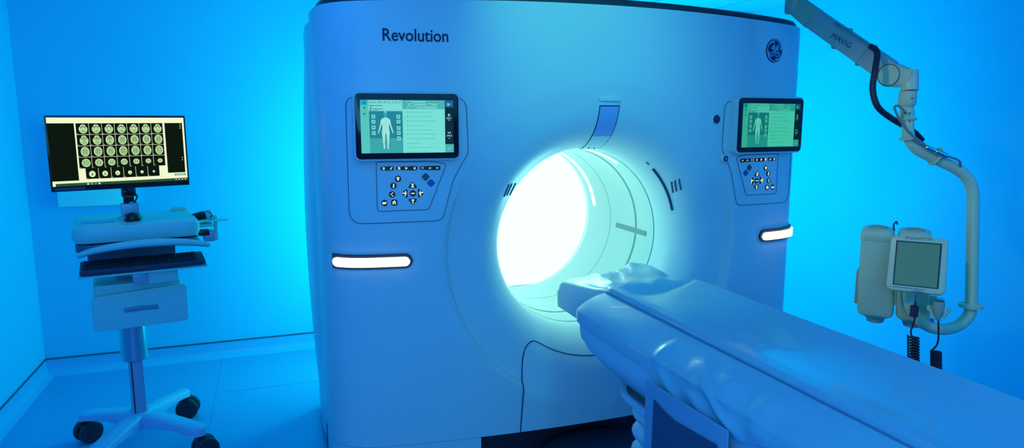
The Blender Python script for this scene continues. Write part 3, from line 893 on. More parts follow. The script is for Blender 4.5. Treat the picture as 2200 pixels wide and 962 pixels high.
# ================================================================== WORKSTATION CART
CR = math.radians(11)
CT = empty('workstation_cart', (-.64, 3.5, 0), CR, 'pale mobile computer cart on casters with drawer and keyboard tray by the back wall', 'cart')
def wl(x, y, z=0):   # world -> cart local
    v = Matrix.Rotation(-CR, 4, 'Z') @ Vector((x + .64, y - 3.5, z)); return v
def L3(px, py, yl):
    """pixel -> cart-local point on the vertical plane y_local = yl"""
    r = ray(px, py); Rm = Matrix.Rotation(-CR, 3, 'Z'); o = Rm @ (CAM - Vector((-.64, 3.5, 0))); d = Rm @ r
    return o + d * ((yl - o.y) / d.y)
cb = lambda: MB()
caster_w = [(-.918, 3.69), (-.485, 3.84), (-.359, 3.31), (-.79, 3.16)]
cas0 = None
for i, (x, y) in enumerate(caster_w):
    e = wl(x, y); d = Vector((e.x, e.y, 0)).normalized(); sd = Vector((-d.y, d.x, 0)); Ln = Vector((e.x, e.y, 0)).length
    b = cb(); rows = []
    for k in range(31):
        t = (k / 30) ** .8; c = d * (t * (Ln + .015)); zt = .205 - .050 * t ** 1.2 ; th = .055 - .02 * t + .03 * (1 - t) ** 3; w = .044
        w *= math.sqrt(max(.06, 1 - (max(0, t - .86) / .14) ** 2 * .94))
        arch = .012 * math.sin(PI * t)
        zb = zt - th + arch
        rows.append([c + sd * (w - .006) + Vector((0, 0, zt)), c + sd * w + Vector((0, 0, zt - .007)), c + sd * w + Vector((0, 0, zb)), c - sd * w + Vector((0, 0, zb)), c - sd * w + Vector((0, 0, zt - .007)), c - sd * (w - .006) + Vector((0, 0, zt))])
    V = b.grid(rows, legc_m, closed_v=True); b.bm.faces.new(V[-1]); b.build('base_leg', CT, sharp=50)
    # caster: fork + two wheels, own local frame
    ang = (.5, -.3, .15, 1.0)[i]
    if cas0 is None:
        b = cb(); b.lathe([(.012, .0), (.012, .02)], black_p, (0, 0, .095), (0, 0, 1), 12); b.box((.006, 0, .078), (.056, .020, .045), black_p, .008)
        cas = b.build('caster', CT)
        w0 = cb(); w0.lathe([(.02, -.014), (.044, -.014), (.050, -.008), (.050, .008), (.044, .014), (.02, .014)], wheel_m, (0, 0, 0), (0, 1, 0), 28)
        w0.lathe([(.016, .0145), (.016, .018)], wheel_m, (0, 0, 0), (0, 1, 0), 12)
        wa = w0.build('wheel', cas); wa.location = (0.012, .024, .050)
        wb_ = wa.copy(); COL.objects.link(wb_); wb_.parent = cas; wb_.location = (0.012, -.024, .050); wb_.rotation_euler = (0, 0, PI)
        cas0 = cas
    else:
        cas = cas0.copy(); COL.objects.link(cas); cas.parent = CT
        for ch in list(cas0.children):
            c2 = ch.copy(); COL.objects.link(c2); c2.parent = cas
    cas.location = (e.x, e.y, 0); cas.rotation_euler = (0, 0, ang); cas.scale = (1.1, 1.1, 1.1)
b = cb(); b.lathe([(.055, .14), (.058, .15), (.056, .20), (.045, .208)], legc_m, (0, 0, 0), (0, 0, 1), 24); b.build('base_hub', CT)
b = cb(); b.box((0, 0, .36), (.062, .075, .34), cartd_m, .006); b.box((-.018, -.038, .36), (.006, .004, .33), seam_m); b.build('column', CT)
b = cb(); b.lathe([(.050, .462), (.0565, .468), (.0565, .66)], mat('brushed_sleeve', (.45, .55, .65), .28, metal=.75), (0, 0, 0), (0, 0, 1), 40); b.build('column_sleeve', CT)
# drawer unit
dl, dr = L3(197, 665, -.18), L3(403, 650, -.18); zc0 = L3(300, 664, -.18).z; xc = (dl.x + dr.x) / 2; wD = dr.x - dl.x
b = cb(); b.box((xc - .005, -.03, zc0 + .035), (wD - .03, .27, .175), cart_m, .015); dru = b.build('drawer_cabinet', CT)
b = cb()
loop = [(x, z) for x, z in rrect(wD, .158, .02)]
def wav(x, z): return (x, z + (.018 * (x / wD + .5) ** 2 if z > 0 else 0))
b.prism([Vector((xc + x, -.165, zc0 + z)) for x, z in (wav(*p) for p in loop)], cart_m, Vector((0, -.022, 0)), .005); drw = b.build('drawer', CT)
b = cb(); b.tube([(xc + x, -.193, zc0 + .006 + .002 * math.cos(x * 30)) for x in (-.066, -.055, 0, .055, .066)], .0095, cartb2_m, seg=10, flat=(1, .8)); b.build('handle', drw)
# tower behind tray and keyboard tray
b = cb(); b.box((0, .03, .86), (.10, .09, .46), cartd_m, .01); b.build('upper_column', CT)
eb = L3(285, 540, -.04)
b = cb(); b.box((eb.x, .01, .985), (.355, .10, .15), cartb_m, .012); b.build('equipment_box', CT)
kl, kr = L3(168, 577, -.24), L3(441, 553, -.24); kc = (kl + kr) / 2; kw = kr.x - kl.x
KT = .965
kz = L3(305, 575, -.30).z
b = cb(); b.prism([Vector((kc.x + x, -.22 + y, kz - .022)) for x, y in rrect(kw + .004, .185, .02)], cart_m, Vector((0, 0, .006)), .002)
b.box((kc.x - .02, -.15, kz - .055), (.06, .22, .05), cartd_m, .006); b.box((kc.x + .06, -.2, kz - .055), (.14, .10, .06), cart_m, .008)
b.box((kc.x - .02, -.06, kz - .04), (.08, .16, .05), cartd_m, .006)
b.build('keyboard_tray', CT)
# work surface: thick rounded slab with raised rim at back
wz = 1.125
wlf, wrt = L3(150, 480, -.18), L3(430, 480, -.18); wc = (wlf.x + wrt.x) / 2; ww = wrt.x - wlf.x
b = cb()
out = [(x, y) for x, y in rrect(ww, .47, .055, 8)]
Ls = []
for ins, z in ((.03, wz - .072), (.008, wz - .068), (.0, wz - .05), (.0, wz - .016), (.004, wz - .005), (.012, wz), (.022, wz - .001)):
    Ls.append([Vector((wc + x * (1 - 2 * ins / ww), .03 + y * (1 - 2 * ins / .47), z)) for x, y in out])
V = b.grid(Ls, cart_m, closed_v=True); b.bm.faces.new(V[0][::-1]); b.bm.faces.new(V[-1])
b.box((wc + .20, .235, wz + .006), (.07, .04, .022), cart_m, .009)
b.box((wc - .15, .0, wz + .0005), (.13, .10, .002), cartd_m if 0 else mat('cart_label_grey', (.45, .62, .72), .4), .0004); b.box((wc - .13, -.11, wz + .0005), (.13, .016, .003), mat('cart_pale', (.8, .9, .92), .4), .001)
b.build('work_surface', CT)
# front handle rail, arched
b = cb(); P = []
for k in range(25):
    t = k / 24 * 2 - 1; x = wc + .02 + t * (ww / 2 - .0); y = -.245 - .03 * (1 - t * t); z = wz - .108 + .036 * (1 - t * t) ** .8
    P.append((x, y, z))
b.tube(P, [.013 + .009 * math.sin(PI * k / 24) ** .6 for k in range(25)], cart_m, seg=12, flat=(.8, 1.6)); b.build('handle_rail', CT)
b = cb(); b.prism([Vector((wc + x, -.03 + y, wz - .105)) for x, y in rrect(ww - .02, .36, .05)], cartb_m, Vector((0, 0, .03)), .004); b.build('under_tray', CT)
# monitor mount
b = cb(); mx = L3(278, 435, .07).x
b.box((mx, .06, wz + .035), (.075, .05, .07), cartd_m, .006); b.box((mx - .004, .06, wz + .002), (.10, .07, .008), cartd_m, .002)
b.box((mx - .012, .055, wz + .10), (.024, .03, .075), black_p, .006); b.lathe([(.026, -.02), (.026, .02)], black_p, (mx, .055, wz + .10), (1, 0, 0), 20); b.tube([(mx + .02, .05, wz + .07), (mx + .034, .045, wz + .10), (mx + .012, .045, wz + .14)], .004, cable_m, seg=6)
b.box((mx, .058, wz + .18), (.06, .022, .16), cartb_m, .005); b.build('monitor_mount', CT)
# accessory bracket and handset on right end
b = cb(); ex = wc + ww / 2
b.box((ex + .035, .03, wz - .05), (.075, .11, .014), cart_m, .005); b.box((ex + .055, .01, wz - .105), (.05, .08, .05), cartd_m, .008); b.box((ex + .030, -.01, wz - .085), (.05, .05, .028), black_p, .008)
b.box((ex + .09, .03, wz - .07), (.014, .05, .12), cart_m, .005); b.box((ex + .085, .0, wz - .028), (.11, .10, .004), cart_m, .0015)
b.tube([(ex - .01, -.02, wz - .10), (ex + .01, -.05, wz - .13), (ex + .05, -.05, wz - .145)], .006, cartd_m, seg=8)
b.build('side_bracket', CT)
b = cb(); b.lathe([(.012, -.03), (.020, -.025), (.022, .02), (.015, .032)], black_p, (ex + .018, .04, wz - .012), (.9, .2, .15), 16); b.lathe([(.020, 0), (.020, .03), (.012, .036)], cart_m, (ex + .046, .046, wz - .007), (.9, .2, .15), 16)
b.tube(smooth_path([(ex + .05, .03, wz + .015), (ex + .075, .01, wz - .005), (ex + .05, -.01, wz - .035), (ex + .02, -.02, wz - .04)], 5), .0018, cable_m, seg=6)
b.build('handset', CT)

# keyboard, mouse
def cw(x, y, z): return Matrix.Rotation(CR, 3, 'Z') @ Vector((x, y, 0)) + Vector((-.64, 3.5, z))
KB = empty('keyboard', cw(kc.x, -.22, kz - .014), CR, 'black full size keyboard lying on the tray of the cart', 'keyboard')
b = cb(); b.prism([Vector((x, y, 0)) for x, y in rrect(kw - .01, .145, .008)], kb_m, Vector((0, 0, .020)), .004)
b.box((0, -.074, .011), (kw - .012, .012, .020), kb_m, .003); b.build('case', KB)
kb0 = cb(); kb0.box((0, 0, 0), (.0185, .0165, .006), key_m, .0018, seg=1); k0 = None
KB.location.z += .001; KB.rotation_euler = (math.radians(6), 0, CR); KB.location.z += .0085
for r in range(6):
    n = 22; x = -kw / 2 + .024
    for c in range(n):
        if c in (14, 18) or (r == 4 and c in (15, 17, )): x += .0065 if c in (14, 18) else .0
        wide = 3 if (r == 5 and c == 5) else 1
        if r == 5 and 5 < c < 10: continue
        if r == 4 and c in (15, 17): continue
        px_ = x0k = -kw / 2 + .026 + c * (kw - .055) / 22.4 + (.006 if c >= 14 else 0) + (.006 if c >= 18 else 0)
        py_ = .052 - r * .0205 - (.0 if r else -.002)
        if k0 is None: k0 = kb0.build('key', KB); k = k0
        else: k = k0.copy(); COL.objects.link(k); k.parent = KB
        k.location = (px_ + (.034 if (r == 5 and c == 5) else 0), py_, .0218)
        if r == 5 and c == 5: k.scale = (4.6, 1, 1)
mp = L3(285, 470, -.06)
MO = empty('trackball', cw(mp.x, -.05, wz + .001), CR, 'black rounded trackball mouse on the cart work surface', 'mouse')
b = cb(); b.lathe([(.030, 0), (.036, .006), (.036, .018), (.030, .028), (.016, .034), (.001, .036)], black_p, (0, 0, 0), (0, 0, 1), 28)
b.build('shell', MO)
b = cb(); b.lathe([(.006, .0), (.006, .006), (.001, .008)], mat('yellow_dot', (.5, .6, .1), .4), (-.028, -.018, .016), (-.8, -.6, .1), 10); b.build('button', MO)

# monitor ----------------------------------------------------------
MR = math.radians(19)
mc_ = at_d(260.5, 327, 3.02)
MN = empty('monitor', (mc_.x, mc_.y, mc_.z), MR, 'black framed flat monitor above the cart showing rows of brain scan slices', 'monitor')
mw, mh = .545, .322
b = cb(); b.prism([Vector((x, 0, z)) for x, z in rrect(mw, mh, .004, 2)], bezel_m, Vector((0, .018, 0)), .002)
b.box((0, .03, 0), (.22, .035, .16), black_p, .01); b.build('casing', MN)
b = cb(); sw, sh = mw - .014, mh - .032
y_g = glow('mon_white', (.93, 1, .66), 1.05); y_k = glow('mon_black', (.004, .010, .006), 1); y_t = glow('mon_taskbar', (.02, .10, .03), 1); y_gr = glow('mon_brain', (.30, .55, .24), 1); y_w = glow('mon_skull', (.75, .95, .5), 1.0); y_te = glow('mon_teal', (.05, .45, .40), 1); y_dk = glow('mon_dark_green', (.03, .09, .03), 1)
F = Flat(b, (-sw / 2, -.0006, -mh / 2 + .023), (1, 0, 0), (0, 0, 1), (0, -1, 0), sw, .0003); h = sh / sw
F.rect(0, 0, 1, h, y_g, 0)
F.rect(0, .0, 1, .022, y_t, 1); F.rect(0, .0, .02, .022, y_g, 2)
for x, m in ((.235, y_w), (.262, y_gr), (.289, y_te), (.315, y_w)): F.rect(x, .004, x + .014, .016, m, 2)
F.rect(.22, .0, 1, .022, y_dk, 1.5)
for x in (.90, .925, .95, .975): F.rect(x, .007, x + .012, .014, y_w, 2)
F.rect(0, h - .505, .182, h - .045, y_k, 1) ; F.rect(.845, h - .475, .985, h - .045, y_k, 1)
F.rect(.895, .045, .985, .062, y_te, 2); F.line([(.905, .053), (.918, .053)], .006, y_w, 3); F.line([(.925, .053), (.972, .053)], .006, y_w, 3)
for y in (.06, .075, .09, .345, .365): F.ell(.968, h - y if y < .2 else h - y - .0, .004, .004, y_w, 2, 10)
cwid, chg, x0, ytop = .0912, .0915, .192, h - .044
for r in range(5):
    n = 7 if r < 4 else 6
    for c in range(n):
        ax = x0 + c * cwid + (.040 if r == 4 else 0); ay = ytop - (r + 1) * chg + (.0 if r < 4 else .004)
        F.rect(ax + .001, ay + .001, ax + cwid - .0015, ay + chg - .0015, y_k, 2)
        mx_, my_ = ax + cwid * .55, ay + chg * .49; idx = r * 7 + c
        if r < 4:
            a_, b_ = .030 - (.0018 * max(0, idx - 21) if r == 3 else 0), .038 - (.0026 * max(0, idx - 19) if r == 3 else 0) - (.002 if r == 0 else 0)
            F.ell(mx_, my_, a_, b_, y_w, 3, 26)
            F.ell(mx_, my_, a_ - .0055, b_ - .0055, y_gr, 4, 24)
            q = random.Random(idx)
            if idx < 10:
                for sx in (-1, 1):
                    F.ell(mx_ + sx * .013, my_ + .014, .007, .009, y_w, 5, 12); F.ell(mx_ + sx * .013, my_ + .014, .004, .006, y_dk if idx > 6 else y_k, 5.2, 12)
                    F.ell(mx_ + sx * .015, my_ - .006, .008, .007, y_w, 5, 12); F.poly([(mx_ + sx * .024, my_ - .004), (mx_ + sx * .010, my_ - .002), (mx_ + sx * .012, my_ - .009)], y_gr, 5.3)
                F.ell(mx_, my_ + .004, .005, .013, y_w if idx < 7 else y_gr, 5.1, 12); F.ell(mx_, my_ + .018, .0035, .006, y_k, 5.4, 10); F.ell(mx_ + q.uniform(-.002, .002), my_ - .014, .006, .007, y_w, 5.1, 12); F.ell(mx_, my_ - .014, .0035, .0045, y_k, 5.4, 10)
                if idx < 9:
                    for sx in (-1, 1): F.poly([(mx_ + sx * .034, my_ + b_ * .2), (mx_ + sx * .034, my_ + b_ * 1.1), (mx_ + sx * .012, my_ + b_ * 1.1), (mx_ + sx * .021, my_ + b_ * .45)], y_k, 5.6)
            elif idx < 20:
                F.line([(mx_, my_ - b_ * .7), (mx_, my_ + b_ * .7)], .002, y_w, 5)
                F.poly([(mx_ - .001, my_), (mx_ - .011, my_ + .012), (mx_ - .006, my_ + .014)], y_k, 5); F.poly([(mx_ + .001, my_), (mx_ + .011, my_ + .012), (mx_ + .006, my_ + .014)], y_k, 5); F.line([(mx_ - .012, my_ - .012), (mx_, my_ - .004), (mx_ + .012, my_ - .012)], .002, y_k, 5)
            else: F.line([(mx_, my_ - b_ * .7), (mx_, my_ + b_ * .7)], .0018, y_w, 5)
        else:
            a_ = .023 - c * .0028; F.ell(mx_ - (.004), my_ - .004, a_, a_ * 1.12, y_w, 3, 20)
            F.ell(mx_ - .004, my_ - .008, a_ * .35, a_ * .5, y_gr, 4, 12)
            if c < 2: F.line([(mx_ - .004, my_ - .014), (mx_ - .004, my_ + .008)], .003, y_k, 5)
        F.line([(ax + .004, ay + .008), (ax + .012, ay + .008)], .0025, y_w, 4)
b.build('screen', MN, recalc=False)
b = cb(); b.box((-.205, -.0015, -mh / 2 + .011), (.11, .0015, .012), mat('monitor_label', (.03, .08, .14), .4)); b.build('nameplate', MN)

# ================================================================== CEILING ARM
AR = empty('ceiling_arm', (*at_d(1712, -60, 2.95).xy, ZC), 0, 'jointed cream ceiling arm with bent tube carrying the contrast injector', 'ceiling arm')
def am(): return MB(AR)
def D(px, py, d): return at_d(px, py, d)
def dd(px): return 2.95 + (2.60 - 2.95) * (px - 1700) / (1955 - 1700)
def beam(b, p0, p1, w0, w1, h0, h1, m, bev=.3):
    """box-like tapered bar between points with rounded section (h vertical-ish, w sideways)"""
    ax = (p1 - p0).normalized(); side = ax.cross(Vector((0, 0, 1))).normalized(); up = side.cross(ax)
    rows = []
    for t in (0, .03, .5, .97, 1):
        w, h = w0 + (w1 - w0) * t, h0 + (h1 - h0) * t
        if t in (0, 1): w, h = w * .9, h * .9
        rows.append([p0.lerp(p1, t) + side * x + up * y for x, y in rrect(w, h, min(w, h) * bev, 4)])
    V = b.grid(rows, m, closed_v=True); b.bm.faces.new(V[0][::-1]); b.bm.faces.new(V[-1])
J0, J1 = D(1709, 8, dd(1709)), D(1919, 162, dd(1919))
b = am(); b.lathe([(.05, 0), (.05, .03), (.03, .04)], armd_m, (J0.x, J0.y, ZC), (0, 0, -1), 24); b.tube([(J0.x, J0.y, ZC - .03), (J0.x, J0.y, J0.z + .03)], .026, armd_m, seg=20); b.build('ceiling_post', AR)
b = am(); sdv = (J1 - J0).normalized().cross(Vector((0, 0, 1))).normalized()
b.lathe([(.038, -.040), (.043, -.036), (.043, .06), (.038, .065)], armd_m, J0 + Vector((0, 0, .0)), (0, 0, 1), 28)
beam(b, D(1714, 14, dd(1714)), D(1750, 42, dd(1750)), .075, .082, .078, .088, armd_m); b.build('shoulder_joint', AR)
b = am(); beam(b, D(1748, 40, dd(1748)), D(1912, 154, dd(1912)), .070, .062, .080, .084, armb_m, .18)
ab = b.build('spring_arm', AR)
# lettering MAVIG on the arm, partly under the strap
axm = (J1 - J0).normalized(); sd = axm.cross(Vector((0, 0, 1))).normalized()
if sd.dot(CAM - J0) < 0: sd = -sd
def on_face(px, py):
    o = D(1748, 40, dd(1748)) + sd * .0345; r_ = ray(px, py); return CAM + r_ * ((o - CAM).dot(sd) / r_.dot(sd))
A0, A1 = on_face(1785, 81), on_face(1825, 104); ax = (A1 - A0).normalized(); upv = ax.cross(sd)
if upv.z < 0: upv = -upv
b = am(); F = Flat(b, A0 + sd * .0012, ax, upv, sd, (A1 - A0).length, .0003); F.text('MAVIG', 0, 0, 1.0, mat('arm_lettering', (.06, .08, .12), .5), 1)
b.build('lettering', ab, recalc=False)
b = am(); b.lathe([(.040, -.040), (.045, -.036), (.045, .036), (.040, .040)], arm_m, J1, sdv, 32); ej = b.build('elbow_joint', AR)
b = am(); u_ = sdv.orthogonal().normalized(); w_ = sdv.cross(u_)
for h_ in (-.0415, .0415): b.tube([J1 + sdv * h_ + (u_ * math.cos(2 * PI * k / 32) + w_ * math.sin(2 * PI * k / 32)) * .041 for k in range(32)], .0014, seam_m, seg=6, closed=True)
b.build('joint_seam', ej)
b = am(); E1 = D(1954, 168, 2.60); beam(b, J1.lerp(E1, .3), E1 + (E1 - J1) * .25, .07, .062, .082, .062, arm_m, .25)
b.tube(fillet([D(1954, 152, 2.60), D(1954, 195, 2.60)], .01), .031, arm_m, seg=20); b.build('elbow_block', AR)
b = am(); o = D(1951, 195, 2.60); b.lathe([(.026, 0), (.031, -.003), (.0315, -.048), (.029, -.056), (.024, -.06), (.022, -.075), (.0215, -.12)], arm_m, o, (0, 0, 1), 24); ps = b.build('pivot_sleeve', AR)
for px, py, rr_ in ((1960, 211, .034), (1955, 243, .026), (1944, 243, .025), (1954, 261, .026)):
    b = am(); q = D(px, py, 2.60); dv = -ray(px, py).normalized(); b.lathe([(.003, -.01), (.003, .003)], black_p, q + dv * (rr_ - .002), dv, 8); b.build('screw', ps)
b = am(); b.lathe([(.0225, -.066), (.0225, -.071)], steel_m, o, (0, 0, 1), 24); b.build('steel_ring', AR)
# bent tube
path = [D(1951, 235, 2.60), D(1950, 300, 2.60), D(1984, 330, 2.60), D(2084, 382, 2.60), D(2091, 430, 2.60), D(2088, 600, 2.60), D(2087, 652, 2.60)]
tube_p = fillet([path[0], D(1950, 312, 2.60), D(2092, 380, 2.60), path[-1]], .085, 10)
tail = smooth_path([path[-1], D(2082, 676, 2.60), D(2060, 698, 2.60), D(2027, 707, 2.60), D(1989, 698, 2.60), D(1962, 672, 2.60), D(1953, 640, 2.60), D(1952, 600, 2.62)], 6)
b = am(); b.tube(tube_p + tail[1:], .0215, arm_m, seg=20); b.build('bent_tube', AR)
b = am(); b.lathe([(.030, -.008), (.042, -.006), (.042, .004), (.030, .009), (.023, .009)], arm_m, D(2086, 656, 2.60), (0, 0, 1), 28); b.build('tube_collar', AR)
def strap(pt, axv, r, name='cable_strap', rr=.0055):
    axv = Vector(axv).normalized(); u = axv.orthogonal().normalized(); w = axv.cross(u)
    b = am(); b.tube([pt + (u * math.cos(2 * PI * k / 24) + w * math.sin(2 * PI * k / 24)) * r for k in range(24)], rr, arm_m, seg=8, closed=True, flat=(1, 1)); b.build(name, AR)
axb = (J1 - J0)
def rect_strap(pt):
    ax = axb.normalized(); side = ax.cross(Vector((0, 0, 1))).normalized(); up = side.cross(ax)
    b = am(); b.tube([pt + side * x + up * y for x, y in rrect(.074, .091, .018, 4)], .0035, armb_m, seg=8, closed=True); b.build('cable_strap', AR)
rect_strap(D(1809, 83, dd(1809))); rect_strap(D(1861, 119, dd(1861)))
strap(D(1951, 255, 2.60), (0, 0, 1), .026); strap(D(1950, 299, 2.60), (0, 0, 1), .026); strap(D(2010, 336, 2.60), D(2084, 372, 2.60) - D(1984, 322, 2.60), .033)
# cables
b = am()
c1 = smooth_path([D(1795, 50, 2.76), D(1815, 62, 2.72), D(1850, 86, 2.68), D(1868, 98, 2.64), D(1884, 112, 2.60), D(1881, 145, 2.56), D(1875, 190, 2.56), D(1885, 228, 2.56), D(1912, 252, 2.60), D(1945, 272, 2.66), D(1965, 285, 2.66), D(1980, 301, 2.62)], 7)
b.tube(c1[:24], .004, gcable_m, seg=8); b.tube(c1[22:], .0115, cable_m, seg=12)
b.build('corrugated_cable', AR, label='thick black looping cable')
b = am(); b.tube(smooth_path([D(1944, 240, 2.55), D(1932, 228, 2.55), D(1922, 230, 2.55), D(1929, 250, 2.55), D(1945, 275, 2.55), D(1962, 292, 2.55), D(1977, 303, 2.55), D(1988, 312, 2.55)], 7), .0042, gcable_m, seg=8)
b.build('grey_cable', AR); b = am(); b.tube(smooth_path([D(1960, 300, 2.56), D(1975, 309, 2.56), D(1992, 316, 2.56)], 6), .004, gcable_m, seg=8)
b.build('grey_cable', AR); b = am(); b.tube(smooth_path([D(2030, 334, 2.56), D(2050, 340, 2.56), D(2062, 347, 2.56), D(2063, 358, 2.58)], 6), .0042, gcable_m, seg=8); b.build('grey_cable', AR)
b = am(); q0, q1 = D(1988, 315, 2.56), D(2034, 336, 2.56); dq = (q1 - q0); b.lathe([(.006, 0), (.009, .004), (.009, dq.length * .45), (.0105, dq.length * .47), (.0105, dq.length * .98), (.006, dq.length)], steel_m, q0, dq, 16); b.build('cable_connector', AR)

# ================================================================== CONTRAST INJECTOR
io = D(1925, 585, 2.72); rv = ray(1925, 585); IR = -math.atan2(rv.x, rv.y)
IJ = empty('contrast_injector', (io.x, io.y, io.z), IR, 'cream twin contrast injector head with a dim control screen hanging from the bent tube', 'injector')
Ri = Matrix.Rotation(IR, 3, 'Z')
def IL(px, py, yl):
    r = ray(px, py); R_ = Matrix.Rotation(-IR, 3, 'Z'); o = R_ @ (CAM - io); d = R_ @ r
    return o + d * ((yl - o.y) / d.y)
for (x0_, x1_, xb0, xb1) in ((1851, 1922, 1842, 1921), (1929, 2003, 1925, 1998)):
    a0, a1 = IL(x0_, 492, 0), IL(x1_, 492, 0); c0, c1_ = IL(xb0, 672, 0), IL(xb1, 672, 0)
    zt, zb = IL(1890, 489, 0).z, IL(1890, 676, 0).z; b = cb(); rows = []
    for t, ins in ((0, .012), (.02, .003), (.05, 0), (.12, .0), (.13, .002), (.5, 0), (.93, 0), (.97, .006), (1, .022)):
        z = zt + (zb - zt) * t; x_0 = a0.x + (c0.x - a0.x) * t + ins; x_1 = a1.x + (c1_.x - a1.x) * t - ins
        rows.append([Vector(((x_0 + x_1) / 2 + x, .0 + y, z)) for x, y in rrect(x_1 - x_0, .15 - 2 * ins, .018, 5)])
    V = b.grid(rows, arm_m, closed_v=True); b.bm.faces.new(V[0][::-1]); b.bm.faces.new(V[-1])
    bar = b.build('power_head', IJ, sharp=30)
    cxm = (a0.x + a1.x) / 2; cxb = (c0.x + c1_.x) / 2
    b = cb(); b.lathe([(.034, -.002), (.034, .006), (.028, .008), (.022, .003), (.021, -.001)], armd_m, (cxm, 0, zt), (0, 0, 1), 24); b.lathe([(.020, 0), (.020, .003)], black_p, (cxm, 0, zt), (0, 0, 1), 20); b.build('syringe_port', bar)
    b = cb(); b.lathe([(.038, .01), (.036, -.012), (.030, -.028), (.026, -.030)], armd_m, (cxb, 0, zb), (0, 0, 1), 24); b.build('knob', bar)
b = cb(); m0 = IL(1925, 660, 0); b.box((m0.x, .01, m0.z + .08), (.03, .12, .12), arm_m, .006); m1 = IL(1845, 615, .0); b.box((m1.x - .004, .02, m1.z), (.016, .09, .135), armd_m, .004)
b.build('yoke', IJ)
b = cb(); t0 = IL(1922, 490, -.03); b.tube(smooth_path([t0 - Vector((0, 0, .01)), t0 + Vector((-.004, 0, .012)), t0 + Vector((.004, 0, .026)), t0 + Vector((.009, 0, .015))], 5), .003, black_p, seg=6); b.build('hook', IJ)
# control panel: tilted slab in front
cp = IL(1971, 568, -.20); wP, hP = .186, .208
Mt = Matrix.Translation(cp) @ Matrix.Rotation(math.radians(-17), 4, 'X')
def Q(x, y, z): return Mt @ Vector((x, y, z))
b = cb(); 
rows = []
for ins, y in ((.02, .045), (.004, .036), (0, .02), (0, .006), (.003, .001), (.010, -.001)):
    rows.append([Q(x, y, z) for x, z in [(px_ * (1 + .03 * (-pz / hP)), pz) for px_, pz in rrect(wP - 2 * ins, hP - 2 * ins, .02, 5)]])
V = b.grid(rows, arm_m, closed_v=True); b.bm.faces.new(V[0][::-1]); b.bm.faces.new(V[-1])
cpn = b.build('control_screen', IJ, sharp=30, label='tilted cream control screen with dim grey green display')
nn = (Mt.to_3x3() @ Vector((0, -1, 0))); ux, uz = Mt.to_3x3() @ Vector((1, 0, 0)), Mt.to_3x3() @ Vector((0, 0, 1))
b = cb(); F = Flat(b, Q(0, -.0012, 0), ux, uz, nn, 1, .0004)
F.rect(-.074, -.083, .072, .084, black_p, 1); F.rect(-.069, -.079, .066, .079, lcd_m, 2); b.build('display', cpn, recalc=False)
b = cb(); F = Flat(b, Q(0, -.0012, 0), ux, uz, nn, 1, .0004); pm = mat('panel_print', (.08, .12, .14), .5)
F.text('EmpowerCTA+', -.045, .092, .088, pm, 1)
F.line([(-.074, -.090), (-.045, -.0902), (-.04, -.0902), (.030, -.0905)], .0022, pm, 1)
F.line([(-.006, -.097), (.022, -.097)], .0022, pm, 1); F.line([(-.012, -.102), (.030, -.102)], .003, pm, 1); b.build('lettering', cpn, recalc=False)
b = cb(); b.lathe([(.03, 0), (.024, .1)], arm_m, Q(.0, .04, -.02), (Vector((0, 1, .1))), 20); b.build('screen_mount', IJ)
# syringe tube + small tap on the right
b = cb(); q = IL(2022, 640, -.1); b.lathe([(.011, 0), (.011, -.07), (.006, -.075), (.006, -.09)], mat('clear_plastic', (.5, .7, .8), .1, alpha=.45), q, (0, 0, 1), 14); b.build('saline_tube', IJ)
b = cb(); q = IL(2002, 688, -.1); b.box(q, (.016, .012, .014), mat('blue_tap', (.05, .2, .6), .4), .003); b.tube([q + Vector((0, 0, .006)), q + Vector((.001, 0, .05))], .0013, gcable_m, seg=6); b.build('stopcock', IJ)
# coiled cords
def cord(name, lead, hx, hy0, hy1, hr, turns, yl, label, extra=None):
    b = cb(); P = [IL(px, py, yl) for px, py in lead]; pth = smooth_path(P, 6)
    zt, zb = IL(hx, hy0, yl).z, IL(hx, hy1, yl).z; c = IL(hx, hy0, yl); hel = []
    n = int(turns * 14)
    for k in range(n + 1):
        t = k / n; a = 2 * PI * turns * t + PI; hel.append(Vector((c.x + .012 * t + hr * math.cos(a), yl + hr * math.sin(a), zt + (zb - zt) * t)))
    b.tube(pth, .0032, cable_m, seg=8); b.tube(hel, .0034, cable_m, seg=6)
    o = b.build(name, IJ, label=label); return o
c_a = cord('coiled_cord', [(1966, 636), (1966, 680), (1957, 712), (1962, 724), (1974, 728)], 1962, 722, 800, .0185, 13, -.21, 'loosely coiled black cord')
b = cb(); q = IL(1964, 668, -.21); b.lathe([(.009, -.022), (.014, -.020), (.014, .020), (.009, .022)], ferr_m, q, (0, 0, 1), 16); b.build('ferrite_bead', c_a)
b = cb(); b.lathe([(.006, -.012), (.006, .012)], steel_m, IL(1966, 641, -.21), (0, 0, 1), 12); b.build('plug', c_a)
c_b = cord('coiled_cord', [(2016, 688), (2016, 725), (2012, 742), (2001, 754), (2006, 760)], 2011, 754, 830, .0165, 20, -.19, 'tightly coiled black cord')
b = cb(); q = IL(2017, 660, -.19); b.lathe([(.019, .024), (.019, .0), (.016, -.02), (.008, -.045), (.005, -.050)], armd_m, q, (0, 0, 1), 18)
b.lathe([(.016, .0245), (.016, .026)], black_p, q, (0, 0, 1), 18)
for sg in (-1, 1): b.tube(smooth_path([q + Vector((sg * .030, 0, .004)), q + Vector((sg * .032, 0, -.010)), q + Vector((sg * .024, 0, -.018)), q + Vector((sg * .016, 0, -.038))], 4), .006, arm_m, seg=8)
b.build('cable_connector', c_b)
b = cb(); q = IL(2010, 648, -.14); b.tube([q + Vector((-.008, 0, .02)), q + Vector((-.006, 0, -.01)), q + Vector((.002, -.02, -.03))], .012, armd_m, seg=12); b.build('connector_socket', IJ)

